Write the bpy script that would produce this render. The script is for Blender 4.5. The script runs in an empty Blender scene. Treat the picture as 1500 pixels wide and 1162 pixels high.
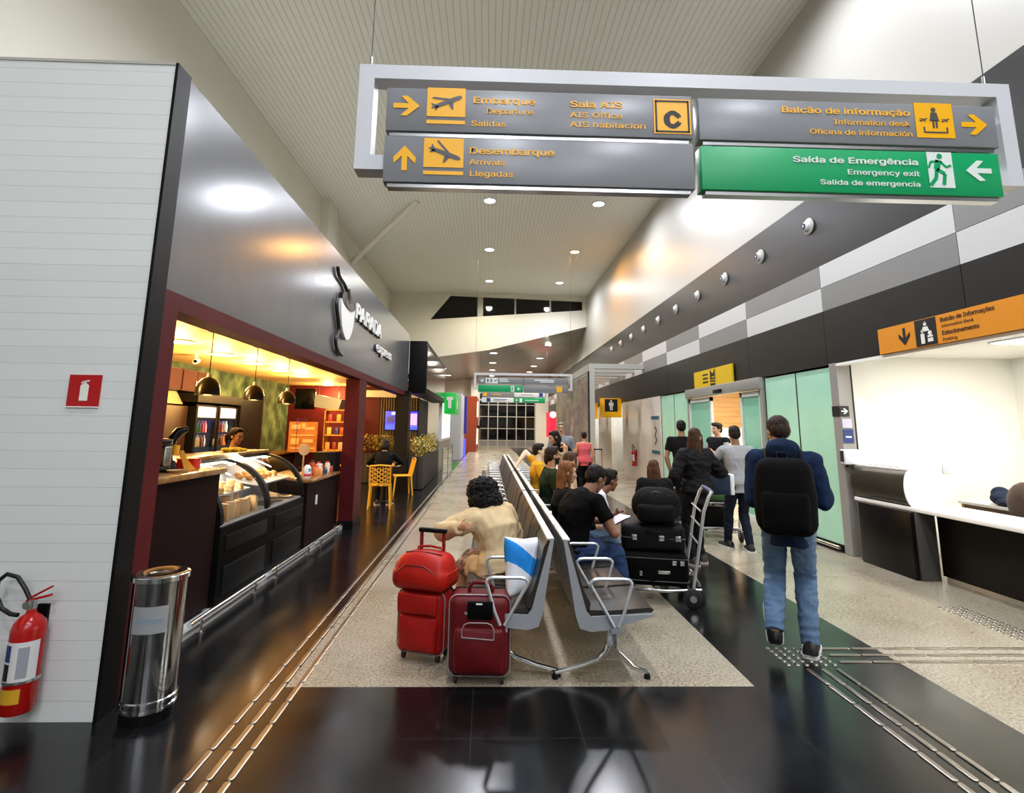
import bpy, bmesh, math, random
from math import sin, cos, pi, radians as R
from mathutils import Vector as V, Matrix, noise
random.seed(7)
SC = bpy.context.scene
COL = SC.collection

# ---------------------------------------------------------------- camera
cam_d = bpy.data.cameras.new('camera')
cam = bpy.data.objects.new('camera', cam_d)
COL.objects.link(cam)
SC.camera = cam
yaw, pitch, roll = 0.02918, 0.16865, 0.01244
fw = V((sin(yaw)*cos(pitch), cos(yaw)*cos(pitch), sin(pitch)))
rt = V((cos(yaw), -sin(yaw), 0))
up = rt.cross(fw)
r2 = rt*cos(roll) + up*sin(roll)
u2 = up*cos(roll) - rt*sin(roll)
cam.matrix_world = Matrix(((r2.x, u2.x, -fw.x, 0), (r2.y, u2.y, -fw.y, 0), (r2.z, u2.z, -fw.z, 1.6), (0, 0, 0, 1)))
cam_d.sensor_fit = 'HORIZONTAL'
cam_d.sensor_width = 36
cam_d.lens = 791.0/1500*36
cam_d.shift_x = (750-740.4)/1500
cam_d.shift_y = -(581-490.4)/1500
cam_d.clip_end = 200
cam_d.clip_start = 0.05

# ---------------------------------------------------------------- world, exposure
w = bpy.data.worlds.new('night')
SC.world = w
w.use_nodes = True
w.node_tree.nodes['Background'].inputs[0].default_value = (0.02, 0.025, 0.035, 1)
w.node_tree.nodes['Background'].inputs[1].default_value = 0.3
SC.view_settings.view_transform = 'Standard'
SC.view_settings.look = 'None'
SC.view_settings.gamma = 1
SC.view_settings.use_curve_mapping = False
SC.view_settings.exposure = 0.25
SC.cycles.use_denoising = True
SC.cycles.sample_clamp_indirect = 6
SC.cycles.max_bounces = 9
SC.cycles.caustics_reflective = False

# ---------------------------------------------------------------- lamps of the hall (energies; the fixtures are built below)
HALL_W = 560
LOW_W = 480
CAFE_W = 110       # each disc lamp of the cafe
DESK_W = 52

# ---------------------------------------------------------------- helpers: colour, materials
def lin(h):
    h = h.lstrip('#')
    c = [int(h[i:i+2], 16)/255 for i in (0, 2, 4)]
    return tuple((x/12.92 if x <= .04045 else ((x+.055)/1.055)**2.4) for x in c) + (1,)
MATS = {}
def mat(name, hexc='#808080', rough=.5, metal=0., spec=.5, emit=None, es=0., coat=0., trans=0., ior=1.45, alpha=1.):
    if name in MATS: return MATS[name]
    m = bpy.data.materials.new(name); m.use_nodes = True
    b = m.node_tree.nodes['Principled BSDF']
    b.inputs['Base Color'].default_value = lin(hexc)
    b.inputs['Roughness'].default_value = rough
    b.inputs['Metallic'].default_value = metal
    b.inputs['Specular IOR Level'].default_value = spec
    b.inputs['Coat Weight'].default_value = coat
    b.inputs['Transmission Weight'].default_value = trans
    b.inputs['IOR'].default_value = ior
    b.inputs['Alpha'].default_value = alpha
    if emit:
        b.inputs['Emission Color'].default_value = lin(emit)
        b.inputs['Emission Strength'].default_value = es
    m.diffuse_color = lin(hexc)
    MATS[name] = m
    return m
def nt(m):
    return m.node_tree.nodes, m.node_tree.links, m.node_tree.nodes['Principled BSDF']
def coords(m, scale=(1, 1, 1), rot=(0, 0, 0), kind='Object'):
    N, L, b = nt(m)
    tc = N.new('ShaderNodeTexCoord'); mp = N.new('ShaderNodeMapping')
    mp.inputs['Scale'].default_value = scale; mp.inputs['Rotation'].default_value = rot
    L.new(tc.outputs[kind], mp.inputs[0])
    return mp.outputs[0]
def ramp(m, fac, stops):
    N, L, b = nt(m)
    r = N.new('ShaderNodeValToRGB')
    e = r.color_ramp.elements
    while len(e) < len(stops): e.new(.5)
    for i, (p, c) in enumerate(stops):
        e[i].position = p; e[i].color = lin(c) if isinstance(c, str) else c
    L.new(fac, r.inputs[0])
    return r.outputs[0]
def noisy(name, stops, scale=8, detail=4, stretch=(1, 1, 1), bump=0., kind='NOISE', **kw):
    """a material whose colour runs over stops by a noise; optional bump"""
    if name in MATS: return MATS[name]
    m = mat(name, stops[0][1], **kw)
    N, L, b = nt(m)
    co = coords(m, stretch)
    if kind == 'VORONOI':
        t = N.new('ShaderNodeTexVoronoi'); t.inputs['Scale'].default_value = scale; L.new(co, t.inputs['Vector']); f = t.outputs['Color']
        g = N.new('ShaderNodeSeparateColor'); L.new(f, g.inputs[0]); f = g.outputs[0]
    else:
        t = N.new('ShaderNodeTexNoise'); t.inputs['Scale'].default_value = scale; t.inputs['Detail'].default_value = detail
        L.new(co, t.inputs['Vector']); f = t.outputs['Fac']
    L.new(ramp(m, f, stops), b.inputs['Base Color'])
    if bump:
        bp = N.new('ShaderNodeBump'); bp.inputs['Strength'].default_value = bump; bp.inputs['Distance'].default_value = .01
        L.new(f, bp.inputs['Height']); L.new(bp.outputs[0], b.inputs['Normal'])
    return m
def add_bump(m, scale=40, strength=.3, dist=.005, stretch=(1, 1, 1), detail=3):
    N, L, b = nt(m)
    t = N.new('ShaderNodeTexNoise'); t.inputs['Scale'].default_value = scale; t.inputs['Detail'].default_value = detail
    L.new(coords(m, stretch), t.inputs['Vector'])
    bp = N.new('ShaderNodeBump'); bp.inputs['Strength'].default_value = strength; bp.inputs['Distance'].default_value = dist
    L.new(t.outputs['Fac'], bp.inputs['Height']); L.new(bp.outputs[0], b.inputs['Normal'])
    return m

# ---------------------------------------------------------------- helpers: mesh builder
class MB:
    def __init__(s):
        s.v = []; s.f = []; s.m = []; s.mats = []
    def mi(s, m):
        if m is None: return 0
        if m not in s.mats: s.mats.append(m)
        return s.mats.index(m)
    def add(s, vs, fs, m=None):
        o = len(s.v); k = s.mi(m)
        s.v += [tuple(v) for v in vs]
        s.f += [tuple(i+o for i in f) for f in fs]; s.m += [k]*len(fs)
        return s
    def box(s, a, b, m=None, bev=0.):
        x0, y0, z0 = [min(a[i], b[i]) for i in range(3)]; x1, y1, z1 = [max(a[i], b[i]) for i in range(3)]
        vs = [(x0, y0, z0), (x1, y0, z0), (x1, y1, z0), (x0, y1, z0), (x0, y0, z1), (x1, y0, z1), (x1, y1, z1), (x0, y1, z1)]
        fs = [(3, 2, 1, 0), (4, 5, 6, 7), (0, 1, 5, 4), (1, 2, 6, 5), (2, 3, 7, 6), (3, 0, 4, 7)]
        if bev:
            bm = bmesh.new(); bv = [bm.verts.new(v) for v in vs]
            for f in fs: bm.faces.new([bv[i] for i in f])
            bmesh.ops.bevel(bm, geom=bm.edges[:], offset=bev, segments=3, profile=.5, affect='EDGES')
            bm.verts.index_update()
            s.add([v.co for v in bm.verts], [[v.index for v in f.verts] for f in bm.faces], m); bm.free()
        else: s.add(vs, fs, m)
        return s
    def obox(s, M, size, m=None, bev=0.):
        t = MB(); h = V(size)/2; t.box(-h, h, None, bev)
        return s.add([M @ V(v) for v in t.v], t.f, m)
    def rings(s, rs, m=None, cap=True, close=False):
        n = len(rs[0]); vs = [p for r in rs for p in r]; fs = []
        k = len(rs)
        for i in range(k if close else k-1):
            a = i*n; b = ((i+1) % k)*n
            for j in range(n):
                fs.append((a+j, a+(j+1) % n, b+(j+1) % n, b+j))
        if cap and not close:
            fs.append(tuple(range(n))[::-1]); fs.append(tuple(range((k-1)*n, k*n)))
        return s.add(vs, fs, m)
    def tube(s, pts, r, m=None, seg=8, close=False, cap=True):
        pts = [V(p) for p in pts]; n = len(pts); rs = []
        rr = r if isinstance(r, (list, tuple)) else [r]*n
        ref = None
        for i, p in enumerate(pts):
            if close: d = pts[(i+1) % n]-pts[i-1]
            else: d = pts[min(i+1, n-1)]-pts[max(i-1, 0)]
            d.normalize()
            if ref is None:
                ref = d.cross(V((0, 0, 1)))
                if ref.length < .2: ref = d.cross(V((1, 0, 0)))
            ref = (ref - d*ref.dot(d)).normalized(); q = d.cross(ref)
            rs.append([p + (ref*cos(2*pi*j/seg) + q*sin(2*pi*j/seg))*rr[i] for j in range(seg)])
        return s.rings(rs, m, cap, close)
    def cyl(s, a, b, ra, rb=None, m=None, seg=20, cap=True):
        return s.tube([a, b], [ra, ra if rb is None else rb], m, seg, cap=cap)
    def lathe(s, prof, c=(0, 0, 0), m=None, seg=32, cap=True, axis='z'):
        rs = []
        for r, z in prof:
            ring = []
            for j in range(seg):
                a = 2*pi*j/seg; p = (r*cos(a), r*sin(a), z)
                if axis == 'x': p = (z, p[0], p[1])
                if axis == 'y': p = (p[0], -z, p[1]) if False else (p[1], z, p[0])
                ring.append((p[0]+c[0], p[1]+c[1], p[2]+c[2]))
            rs.append(ring)
        return s.rings(rs, m, cap)
    def ell(s, c, r, m=None, M=None, su=16, sv=10):
        c = V(c); vs = []; fs = []
        r = V((r, r, r)) if isinstance(r, (int, float)) else V(r)
        def P(x, y, z):
            p = V((x*r.x, y*r.y, z*r.z)); return c + (M @ p if M else p)
        vs.append(P(0, 0, -1))
        for i in range(1, sv):
            t = -pi/2 + pi*i/sv
            for j in range(su): vs.append(P(cos(t)*cos(2*pi*j/su), cos(t)*sin(2*pi*j/su), sin(t)))
        vs.append(P(0, 0, 1)); T = len(vs)-1
        for j in range(su):
            fs.append((0, 1+(j+1) % su, 1+j)); b = 1+(sv-2)*su; fs.append((T, b+j, b+(j+1) % su))
        for i in range(sv-2):
            a = 1+i*su
            for j in range(su): fs.append((a+j, a+(j+1) % su, a+su+(j+1) % su, a+su+j))
        return s.add(vs, fs, m)
    def cap(s, a, b, ra, rb, m=None, seg=14, ea=True, eb=True):
        """tapered limb; ea/eb: rounded end at a/b"""
        a = V(a); b = V(b)
        s.cyl(a, b, ra, rb, m, seg)
        if ea: s.ell(a, ra, m, su=seg, sv=8)
        if eb: s.ell(b, rb, m, su=seg, sv=8)
        return s
    def prism(s, poly, o, u, v, d, m=None):
        """polygon (list of 2d) in plane o + x*u + y*v, extruded by vector d"""
        o = V(o); u = V(u); v = V(v); d = V(d); n = len(poly)
        A = [o+u*x+v*y for x, y in poly]; B = [p+d for p in A]
        fs = [tuple(range(n))[::-1], tuple(range(n, 2*n))]
        fs += [(i, (i+1) % n, n+(i+1) % n, n+i) for i in range(n)]
        return s.add(A+B, fs, m)
    def mesh(s, name, smooth=40):
        me = bpy.data.meshes.new(name); me.from_pydata(s.v, [], s.f)
        for m in s.mats: me.materials.append(m)
        if len(s.mats) > 1: me.polygons.foreach_set('material_index', s.m)
        bm = bmesh.new(); bm.from_mesh(me); bmesh.ops.recalc_face_normals(bm, faces=bm.faces); bm.to_mesh(me); bm.free()
        if smooth:
            me.polygons.foreach_set('use_smooth', [True]*len(me.polygons)); me.set_sharp_from_angle(angle=R(smooth))
        me.update()
        return me
    def build(s, name, m=None, parent=None, smooth=40, label=None):
        if m is not None and not s.mats: s.mats.append(m)
        return link(name, s.mesh(name, smooth), parent, label)
def link(name, data, parent=None, label=None):
    o = bpy.data.objects.new(name, data); COL.objects.link(o)
    if parent is not None: o.parent = parent
    if label: o['label'] = label
    return o
def tag(o, label, cat, group=None, kind=None):
    if label: o['label'] = label
    if cat: o['category'] = cat
    if group: o['group'] = group
    if kind: o['kind'] = kind
    return o
def thing(name, label, cat, loc=(0, 0, 0), rz=0, group=None):
    o = link(name, None); o.location = loc; o.rotation_euler = (0, 0, rz); o.empty_display_size = .05
    return tag(o, label, cat, group)
def struct(name, mb, m=None, smooth=0):
    o = mb.build(name, m, None, smooth); o['kind'] = 'structure'; return o
def dup(o, loc=None, rz=None, label=None, group=None, parent=None):
    c = o.copy(); COL.objects.link(c)
    if parent is not None: c.parent = parent
    for ch in list(o.children): dup(ch, parent=c)
    if loc is not None: c.location = loc
    if rz is not None: c.rotation_euler = (0, 0, rz)
    if label: c['label'] = label
    if group: c['group'] = group
    return c
def lamp(name, kind, loc, energy, color='#ffffff', size=.3, rot=(0, 0, 0), parent=None, spread=pi, shape='DISK', size_y=None, angle=None):
    l = bpy.data.lights.new(name, kind); l.energy = energy; l.color = lin(color)[:3]
    if kind == 'AREA':
        l.shape = shape; l.size = size; l.spread = spread
        if size_y: l.size_y = size_y
    elif kind == 'SPOT':
        l.shadow_soft_size = size; l.spot_size = angle or 2.4; l.spot_blend = .6
    else: l.shadow_soft_size = size
    o = link(name, l, parent); o.location = loc; o.rotation_euler = rot
    return o
import os
SANS = None
try:   # Blender's own bundled sans
    SANS = bpy.data.fonts.load(os.path.join(bpy.utils.system_resource('DATAFILES'), 'fonts', 'Inter.woff2'))
except Exception:
    SANS = None
def text_mesh(name, s, size, bold=0., align='LEFT', ext=.001):
    cu = bpy.data.curves.new(name, 'FONT'); cu.body = s; cu.size = size; cu.align_x = align; cu.extrude = ext
    cu.resolution_u = 4
    if SANS: cu.font = SANS
    o = bpy.data.objects.new(name, cu); COL.objects.link(o)
    dg = bpy.context.evaluated_depsgraph_get()
    me = bpy.data.meshes.new_from_object(o.evaluated_get(dg))
    bpy.data.objects.remove(o); bpy.data.curves.remove(cu)
    me.name = name
    if bold:   # heavier strokes: the same glyphs set several times within the stroke width
        bm = bmesh.new(); bm.from_mesh(me); base = bm.verts[:]+bm.edges[:]+bm.faces[:]
        for k, (dx, dy) in enumerate(((bold, 0), (-bold, 0), (0, bold*.7), (0, -bold*.7))):
            r = bmesh.ops.duplicate(bm, geom=base); vs = [e for e in r['geom'] if isinstance(e, bmesh.types.BMVert)]
            bmesh.ops.translate(bm, verts=vs, vec=(dx, dy, (k+1)*.00012))
        bm.to_mesh(me); bm.free()
    return me
def lettering(s, size, m, M, parent, bold=0., align='LEFT', name='lettering', width=None, ext=.001):
    """text whose baseline starts at M's origin, along M's x, up M's y; width: fit to this width"""
    me = text_mesh(name, s, size, bold, align, ext)
    if width:
        xs = [v.co.x for v in me.vertices]; k = width/max(1e-6, max(xs)-min(xs))
        for v in me.vertices: v.co.x *= k
    me.transform(M); me.materials.clear(); me.materials.append(m)
    for p in me.polygons: p.use_smooth = False
    return link(name, me, parent)
def frame(o, x, y):
    """matrix with origin o, x axis x, y axis y"""
    x = V(x).normalized(); y = V(y); y = (y-x*y.dot(x)).normalized(); z = x.cross(y)
    return Matrix(((x.x, y.x, z.x, o[0]), (x.y, y.y, z.y, o[1]), (x.z, y.z, z.z, o[2]), (0, 0, 0, 1)))

# ================================================================ MATERIALS of the setting
white_paint = mat('white_paint', '#aeaca4', .4)
cream_paint = mat('cream_paint', '#dedbcf', .55)
bright_white = mat('bright_white', '#efeee8', .6)
dark_clad = noisy('dark_cladding', [(0.2, '#1d1c1a'), (.8, '#242321')], scale=3, rough=.36, spec=.35)
grey_clad = mat('grey_cladding', '#7d7d7b', .4)
light_clad = mat('light_cladding', '#c3c4c2', .4)
seam_dark = mat('seam', '#1b1b1b', .6)
red_paint = noisy('dark_red_paint', [(.3, '#470f14'), (.7, '#511317')], scale=2, rough=.5, spec=.2)
black_paint = mat('black_paint', '#060607', .5, spec=.2)
black_gloss = mat('black_gloss', '#050506', .15, spec=.35)
steel = mat('steel', '#b9bbbd', .25, 1.)
chrome = mat('chrome', '#d6d8da', .12, 1.)
alu_white = mat('painted_aluminium', '#cfd2d6', .35)
night_glass = mat('night_glass', '#020203', .05, spec=.5)

def brick_mat():
    m = mat('white_glazed_brick', '#d3d6d3', .3)
    N, L, b = nt(m)
    co = coords(m, (1, 1, 1), (pi/2, 0, 0))
    t = N.new('ShaderNodeTexBrick'); t.offset = .0; t.inputs['Scale'].default_value = 1
    t.inputs['Brick Width'].default_value = 60; t.inputs['Row Height'].default_value = .102
    t.inputs['Mortar Size'].default_value = .0014; t.inputs['Mortar Smooth'].default_value = .4
    t.inputs['Color1'].default_value = lin('#dde1df'); t.inputs['Color2'].default_value = lin('#d9dddb'); t.inputs['Mortar'].default_value = lin('#bfc2c0')
    L.new(co, t.inputs['Vector']); L.new(t.outputs['Color'], b.inputs['Base Color'])
    n = N.new('ShaderNodeTexNoise'); n.inputs['Scale'].default_value = 5; L.new(co, n.inputs['Vector'])
    mx = N.new('ShaderNodeMath'); mx.operation = 'MULTIPLY_ADD'; mx.inputs[1].default_value = -1.; L.new(t.outputs['Fac'], mx.inputs[0])
    m2 = N.new('ShaderNodeMath'); m2.operation = 'MULTIPLY'; m2.inputs[1].default_value = .25; L.new(n.outputs['Fac'], m2.inputs[0]); L.new(m2.outputs[0], mx.inputs[2])
    bp = N.new('ShaderNodeBump'); bp.inputs['Strength'].default_value = .6; bp.inputs['Distance'].default_value = .006
    L.new(mx.outputs[0], bp.inputs['Height']); L.new(bp.outputs[0], b.inputs['Normal'])
    return m
def slat_mat():
    m = mat('ceiling_slats', '#aeaca0', .5)
    N, L, b = nt(m)
    co = coords(m)
    sx = N.new('ShaderNodeSeparateXYZ'); L.new(co, sx.inputs[0])
    a = N.new('ShaderNodeMath'); a.operation = 'MULTIPLY'; a.inputs[1].default_value = 9.; L.new(sx.outputs[0], a.inputs[0])
    fr = N.new('ShaderNodeMath'); fr.operation = 'FRACT'; L.new(a.outputs[0], fr.inputs[0])
    r = ramp(m, fr.outputs[0], [(0, '#c6c7bf'), (.1, '#d6d7cf'), (.2, '#e6e7e0'), (.95, '#e6e7e0'), (1., '#c6c7bf')])
    # a few joints across the slats
    n = N.new('ShaderNodeTexNoise'); n.inputs['Scale'].default_value = 1.2; L.new(co, n.inputs['Vector'])
    L.new(r, b.inputs['Base Color'])
    bp = N.new('ShaderNodeBump'); bp.inputs['Strength'].default_value = .5; bp.inputs['Distance'].default_value = .01
    r2_ = ramp(m, fr.outputs[0], [(0, '#000000'), (.12, '#ffffff'), (.95, '#ffffff'), (1., '#000000')])
    L.new(r2_, bp.inputs['Height']); L.new(bp.outputs[0], b.inputs['Normal'])
    return m
def tile_mat():
    m = mat('black_floor_tiles', '#0c0d0e', .13, spec=.5)
    N, L, b = nt(m)
    tc = N.new('ShaderNodeTexCoord'); mp = N.new('ShaderNodeMapping'); mp.inputs['Location'].default_value = (.65, -3.686+.565*10, 0)
    L.new(tc.outputs['Object'], mp.inputs[0])
    t = N.new('ShaderNodeTexBrick'); t.offset = 0; t.inputs['Scale'].default_value = 1
    t.inputs['Brick Width'].default_value = .587; t.inputs['Row Height'].default_value = .565; t.inputs['Mortar Size'].default_value = .003
    t.inputs['Mortar Smooth'].default_value = .2
    t.inputs['Color1'].default_value = lin('#0b0c0d'); t.inputs['Color2'].default_value = lin('#101112'); t.inputs['Mortar'].default_value = lin('#262625')
    L.new(mp.outputs[0], t.inputs['Vector'])
    L.new(t.outputs['Color'], b.inputs['Base Color'])
    n = N.new('ShaderNodeTexNoise'); n.inputs['Scale'].default_value = 2.5; n.inputs['Detail'].default_value = 6; L.new(tc.outputs['Object'], n.inputs['Vector'])
    rr = N.new('ShaderNodeMapRange'); rr.inputs[1].default_value = .3; rr.inputs[2].default_value = .7; rr.inputs[3].default_value = .15; rr.inputs[4].default_value = .24
    L.new(n.outputs['Fac'], rr.inputs[0]); L.new(rr.outputs[0], b.inputs['Roughness'])
    return m
def granite_mat():
    m = mat('beige_granite', '#a79f8c', .2)
    N, L, b = nt(m)
    co = coords(m)
    t = N.new('ShaderNodeTexNoise'); t.inputs['Scale'].default_value = 55; t.inputs['Detail'].default_value = 5; t.inputs['Roughness'].default_value = .7; L.new(co, t.inputs['Vector'])
    c1 = ramp(m, t.outputs['Fac'], [(.34, '#544e40'), (.45, '#8d8574'), (.55, '#a8a08f'), (.7, '#bfb8a8')])
    t2 = N.new('ShaderNodeTexNoise'); t2.inputs['Scale'].default_value = 1.3; t2.inputs['Detail'].default_value = 4; L.new(co, t2.inputs['Vector'])
    c2 = ramp(m, t2.outputs['Fac'], [(.3, '#dedad0'), (.7, '#ffffff')])
    mx = N.new('ShaderNodeMixRGB'); mx.blend_type = 'MULTIPLY'; mx.inputs[0].default_value = 1; L.new(c1, mx.inputs[1]); L.new(c2, mx.inputs[2])
    L.new(mx.outputs[0], b.inputs['Base Color'])
    rr = N.new('ShaderNodeMapRange'); rr.inputs[1].default_value = .3; rr.inputs[2].default_value = .7; rr.inputs[3].default_value = .25; rr.inputs[4].default_value = .31
    L.new(t2.outputs['Fac'], rr.inputs[0]); L.new(rr.outputs[0], b.inputs['Roughness'])
    return m
brick = brick_mat(); slats = slat_mat(); tiles = tile_mat(); granite = granite_mat()
fascia_m = noisy('satin_grey_metal', [(.35, '#6a6c6e'), (.65, '#707274')], scale=1.5, rough=.2, metal=.4)
lowceil_m = noisy('glossy_grey_ceiling', [(.3, '#8d8a80'), (.7, '#9c998f')], scale=1.5, rough=.28, metal=.25)
marble = noisy('pale_marble', [(.3, '#c2bcae'), (.5, '#d2cdc1'), (.7, '#dcd8ce')], scale=1.6, detail=6, stretch=(1, .4, .6), rough=.2)

# ================================================================ SETTING
XF = -2.1            # plane of the cafe front
XW = 4.74            # plane of the right wall
ZC = 8.03
# floor: one mesh, tiles and granite by area
fl = MB()
xs = [-8, -1.222, 1.71, 2.91, 11]; ys = [-20, 3.686, 44]
for i in range(4):
    for j in range(2):
        black = (i == 0) or (i == 2) or (i == 1 and j == 0)
        x0, x1, y0, y1 = xs[i], xs[i+1], ys[j], ys[j+1]
        fl.add([(x0, y0, 0), (x1, y0, 0), (x1, y1, 0), (x0, y1, 0)], [(0, 1, 2, 3)], tiles if black else granite)
struct('floor', fl)
struct('ceiling', MB().box((-4.89, -20, ZC), (4.9, 26.2, ZC+.2)), slats)
struct('wall_left', MB().box((-6.2, 3.29, 0), (-2.104, 3.42, 3.93)), brick)
struct('trim_1', MB().box((-2.104, 3.285, 0), (-2.085, 3.44, 3.945)), black_paint)
struct('trim_2', MB().box((-6.2, 3.285, 3.93), (-2.104, 3.42, 3.95)), white_paint)
struct('wall_left_upper', MB().box((-5.05, -20, 2.95), (-4.89, 26, ZC)), cream_paint)
struct('trim_3', MB().box((-4.89, 14.8, 4.0), (-4.66, 15.75, ZC)), cream_paint)
struct('wall_left_rear', MB().box((-6.3, -20, 0), (-6.2, 3.29, 3.0)), cream_paint)
struct('wall_back', MB().box((-6.3, -20.2, 0), (11, -20, ZC+.2)), cream_paint)
# gable wall between the high hall and the low hall, with the dark window strip
g = MB()
def gp(poly): g.prism(poly, (0, 26, 0), (1, 0, 0), (0, 0, 1), (0, .22, 0))
gp([(-5.0, 2.6), (-2.94, 4.82), (-2.94, 6.72), (-1.97, 7.94), (-1.97, ZC), (-5.0, ZC)])
gp([(-2.94, 4.82), (0, 5.27), (4.8, 6.5), (4.8, 7.32), (4.55, 7.31), (-2.94, 6.72)])
gp([(-1.97, 7.94), (4.55, 7.76), (4.8, 7.75), (4.8, ZC), (-1.97, ZC)])
gp([(4.55, 7.31), (4.8, 7.32), (4.8, 7.75), (4.55, 7.76)])
struct('wall_gable', g, cream_paint)
wn = MB()
wn.prism([(-2.94, 6.72), (4.55, 7.31), (4.55, 7.76), (-1.97, 7.94)], (0, 26.1, 0), (1, 0, 0), (0, 0, 1), (0, .02, 0), night_glass)
for x0, x1 in ((-.63, -.36), (1.19, 1.27), (2.92, 3.0)):
    wn.prism([(x0, 6.85+.079*(x0+1)), (x1, 6.85+.079*(x1+1)), (x1, 7.95), (x0, 7.95)], (0, 26.02, 0), (1, 0, 0), (0, 0, 1), (0, .1, 0), white_paint)
struct('window_1', wn)
# low ceiling beyond the gable: its front edge follows the gable, then it levels out
lc = MB(); nx, ny = 14, 12; vs = []
def low_z(x, y):
    zf = 4.82+(x+2.94)*.153 if x < 0 else 5.27+x*.256
    zt = 5.4+.075*(x-.2)
    k = min(1, max(0, (y-26)/2.2)); k = k*k*(3-2*k)
    return zf*(1-k)+zt*k
for j in range(ny+1):
    y = 26+17.3*(j/ny)**1.8
    for i in range(nx+1):
        x = -5+9.85*i/nx; vs.append((x, y, low_z(x, y)))
lc.add(vs, [(j*(nx+1)+i, j*(nx+1)+i+1, (j+1)*(nx+1)+i+1, (j+1)*(nx+1)+i) for j in range(ny) for i in range(nx)])
lc.add([(x, y, z+.12) for x, y, z in vs], [(j*(nx+1)+i, j*(nx+1)+i+1, (j+1)*(nx+1)+i+1, (j+1)*(nx+1)+i) for j in range(ny) for i in range(nx)])
struct('ceiling_low', lc, lowceil_m, smooth=60)
# far end wall with its grid of dark panes
fe = MB()
fe.box((-5, 43, 0), (-.78, 43.2, 6)); fe.box((3.72, 43, 0), (5, 43.2, 6)); fe.box((-.78, 43, 4.22), (3.72, 43.2, 6))
struct('wall_far', fe, cream_paint)
wg = MB()
wg.box((-.78, 43.1, 0), (3.72, 43.15, 4.22), night_glass)
for i in range(7):
    x = -.74+i*.735; wg.box((x-.035, 43, 0), (x+.035, 43.1, 4.22), white_paint)
for z in (.04, .53, 1.44, 2.36, 3.28, 4.2): wg.box((-.78, 43.01, z-.03), (3.72, 43.1, z+.03), white_paint)
wg.box((-.74, 43.04, .05), (3.68, 43.1, .5), grey_clad)
struct('window_2', wg)
# right wall: white above, dark band with nozzles, chequered band, dark band
rw = MB()
rw.box((XW, -20, 5.03), (XW+.2, 43.2, ZC+.1), white_paint)
rw.box((XW-.004, -20, 3.93), (XW+.2, 43.2, 5.03), dark_clad)
ps = [5.11+2.27*k for k in range(-11, 18)]
for k in range(len(ps)-1):
    y0, y1 = ps[k]+.004, min(ps[k+1]-.004, 43.2)
    a, b_ = (grey_clad, light_clad) if (k % 2 == 0) else (light_clad, grey_clad)
    rw.box((XW-.008, y0, 3.613), (XW+.2, y1, 3.93), a); rw.box((XW-.008, y0, 3.27), (XW+.2, y1, 3.607), b_)
    rw.box((XW-.008, y0, 2.5), (XW+.2, y1, 3.266), dark_clad)
rw.box((XW+.002, -20, 2.5), (XW+.2, 43.2, 3.94), seam_dark)
struct('wall_right', rw)
# lower part of the right wall
lo = MB()
lo.box((XW, -20, 0), (XW+.2, -9, 2.5), marble)
lo.box((XW, 14.9, 0), (XW+.2, 19.2, 2.5), marble)
lo.box((XW, 21.0, 0), (XW+.2, 23.4, 2.5), marble)
lo.box((XW, 25.2, 0), (XW+.2, 43.1, 2.5), marble)
lo.box((XW+.18, 7.2, 0), (XW+.2, 7.26, 2.5), seam_dark)
struct('wall_right_lower', lo)
struct('trim_4', MB().box((XW-.01, 7.2, 0), (XW+.18, 7.36, 2.52), bev=.01), mat('pillar_grey', '#8f8d88', .4))
# the bright information room
nr = MB()
nr.box((XW+.15, 7.3, 0), (7.4, 7.42, 2.75)); struct('wall_desk_back', nr, bright_white)
struct('wall_desk_right', MB().box((7.3, -9, 0), (7.42, 7.42, 2.75)), bright_white)
struct('ceiling_desk_room', MB().box((XW+.0, -9, 2.62), (7.42, 7.42, 2.72)), bright_white)
struct('trim_5', MB().box((XW-.012, -9, 2.47), (XW+.1, 7.2, 2.505)), bright_white)
struct('trim_6', MB().box((XW+.02, -9, 2.505), (XW+.16, 7.2, 2.63)), bright_white)
# rooms behind the automatic door and the toilets
wood = noisy('pale_wood', [(.3, '#a87a4c'), (.5, '#bd8e5c'), (.7, '#c99b69')], scale=3, stretch=(.3, .3, 6), rough=.5)
rb = MB()
rb.box((7.6, 8.6, 1.72), (7.7, 14.9, 3), wood); rb.box((7.6, 8.6, 0), (7.7, 14.9, 1.72), bright_white)
rb.box((XW+.2, 14.75, 1.64), (7.6, 14.9, 2.9), wood); rb.box((XW+.2, 14.75, 0), (7.6, 14.9, 1.64), bright_white); rb.box((XW+.2, 8.5, 0), (7.7, 8.6, 3), bright_white)
struct('wall_door_room', rb)
struct('ceiling_door_room', MB().box((XW+.2, 8.5, 2.9), (7.7, 14.9, 3)), bright_white)
tr = MB()
for y0, y1 in ((19.2, 21.0), (23.4, 25.2)):
    tr.box((XW+1.2, y0-.4, 0), (XW+1.3, y1+.4, 2.6)); tr.box((XW+.2, y1, 0), (XW+1.2, y1+.1, 2.6)); tr.box((XW+.2, y0-.1, 0), (XW+1.2, y0, 2.6)); tr.box((XW+.2, y0-.1, 2.53), (XW+1.3, y1+.1, 2.63))
struct('wall_toilets', tr, mat('toilet_wall', '#c9c9c4', .5))

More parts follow.
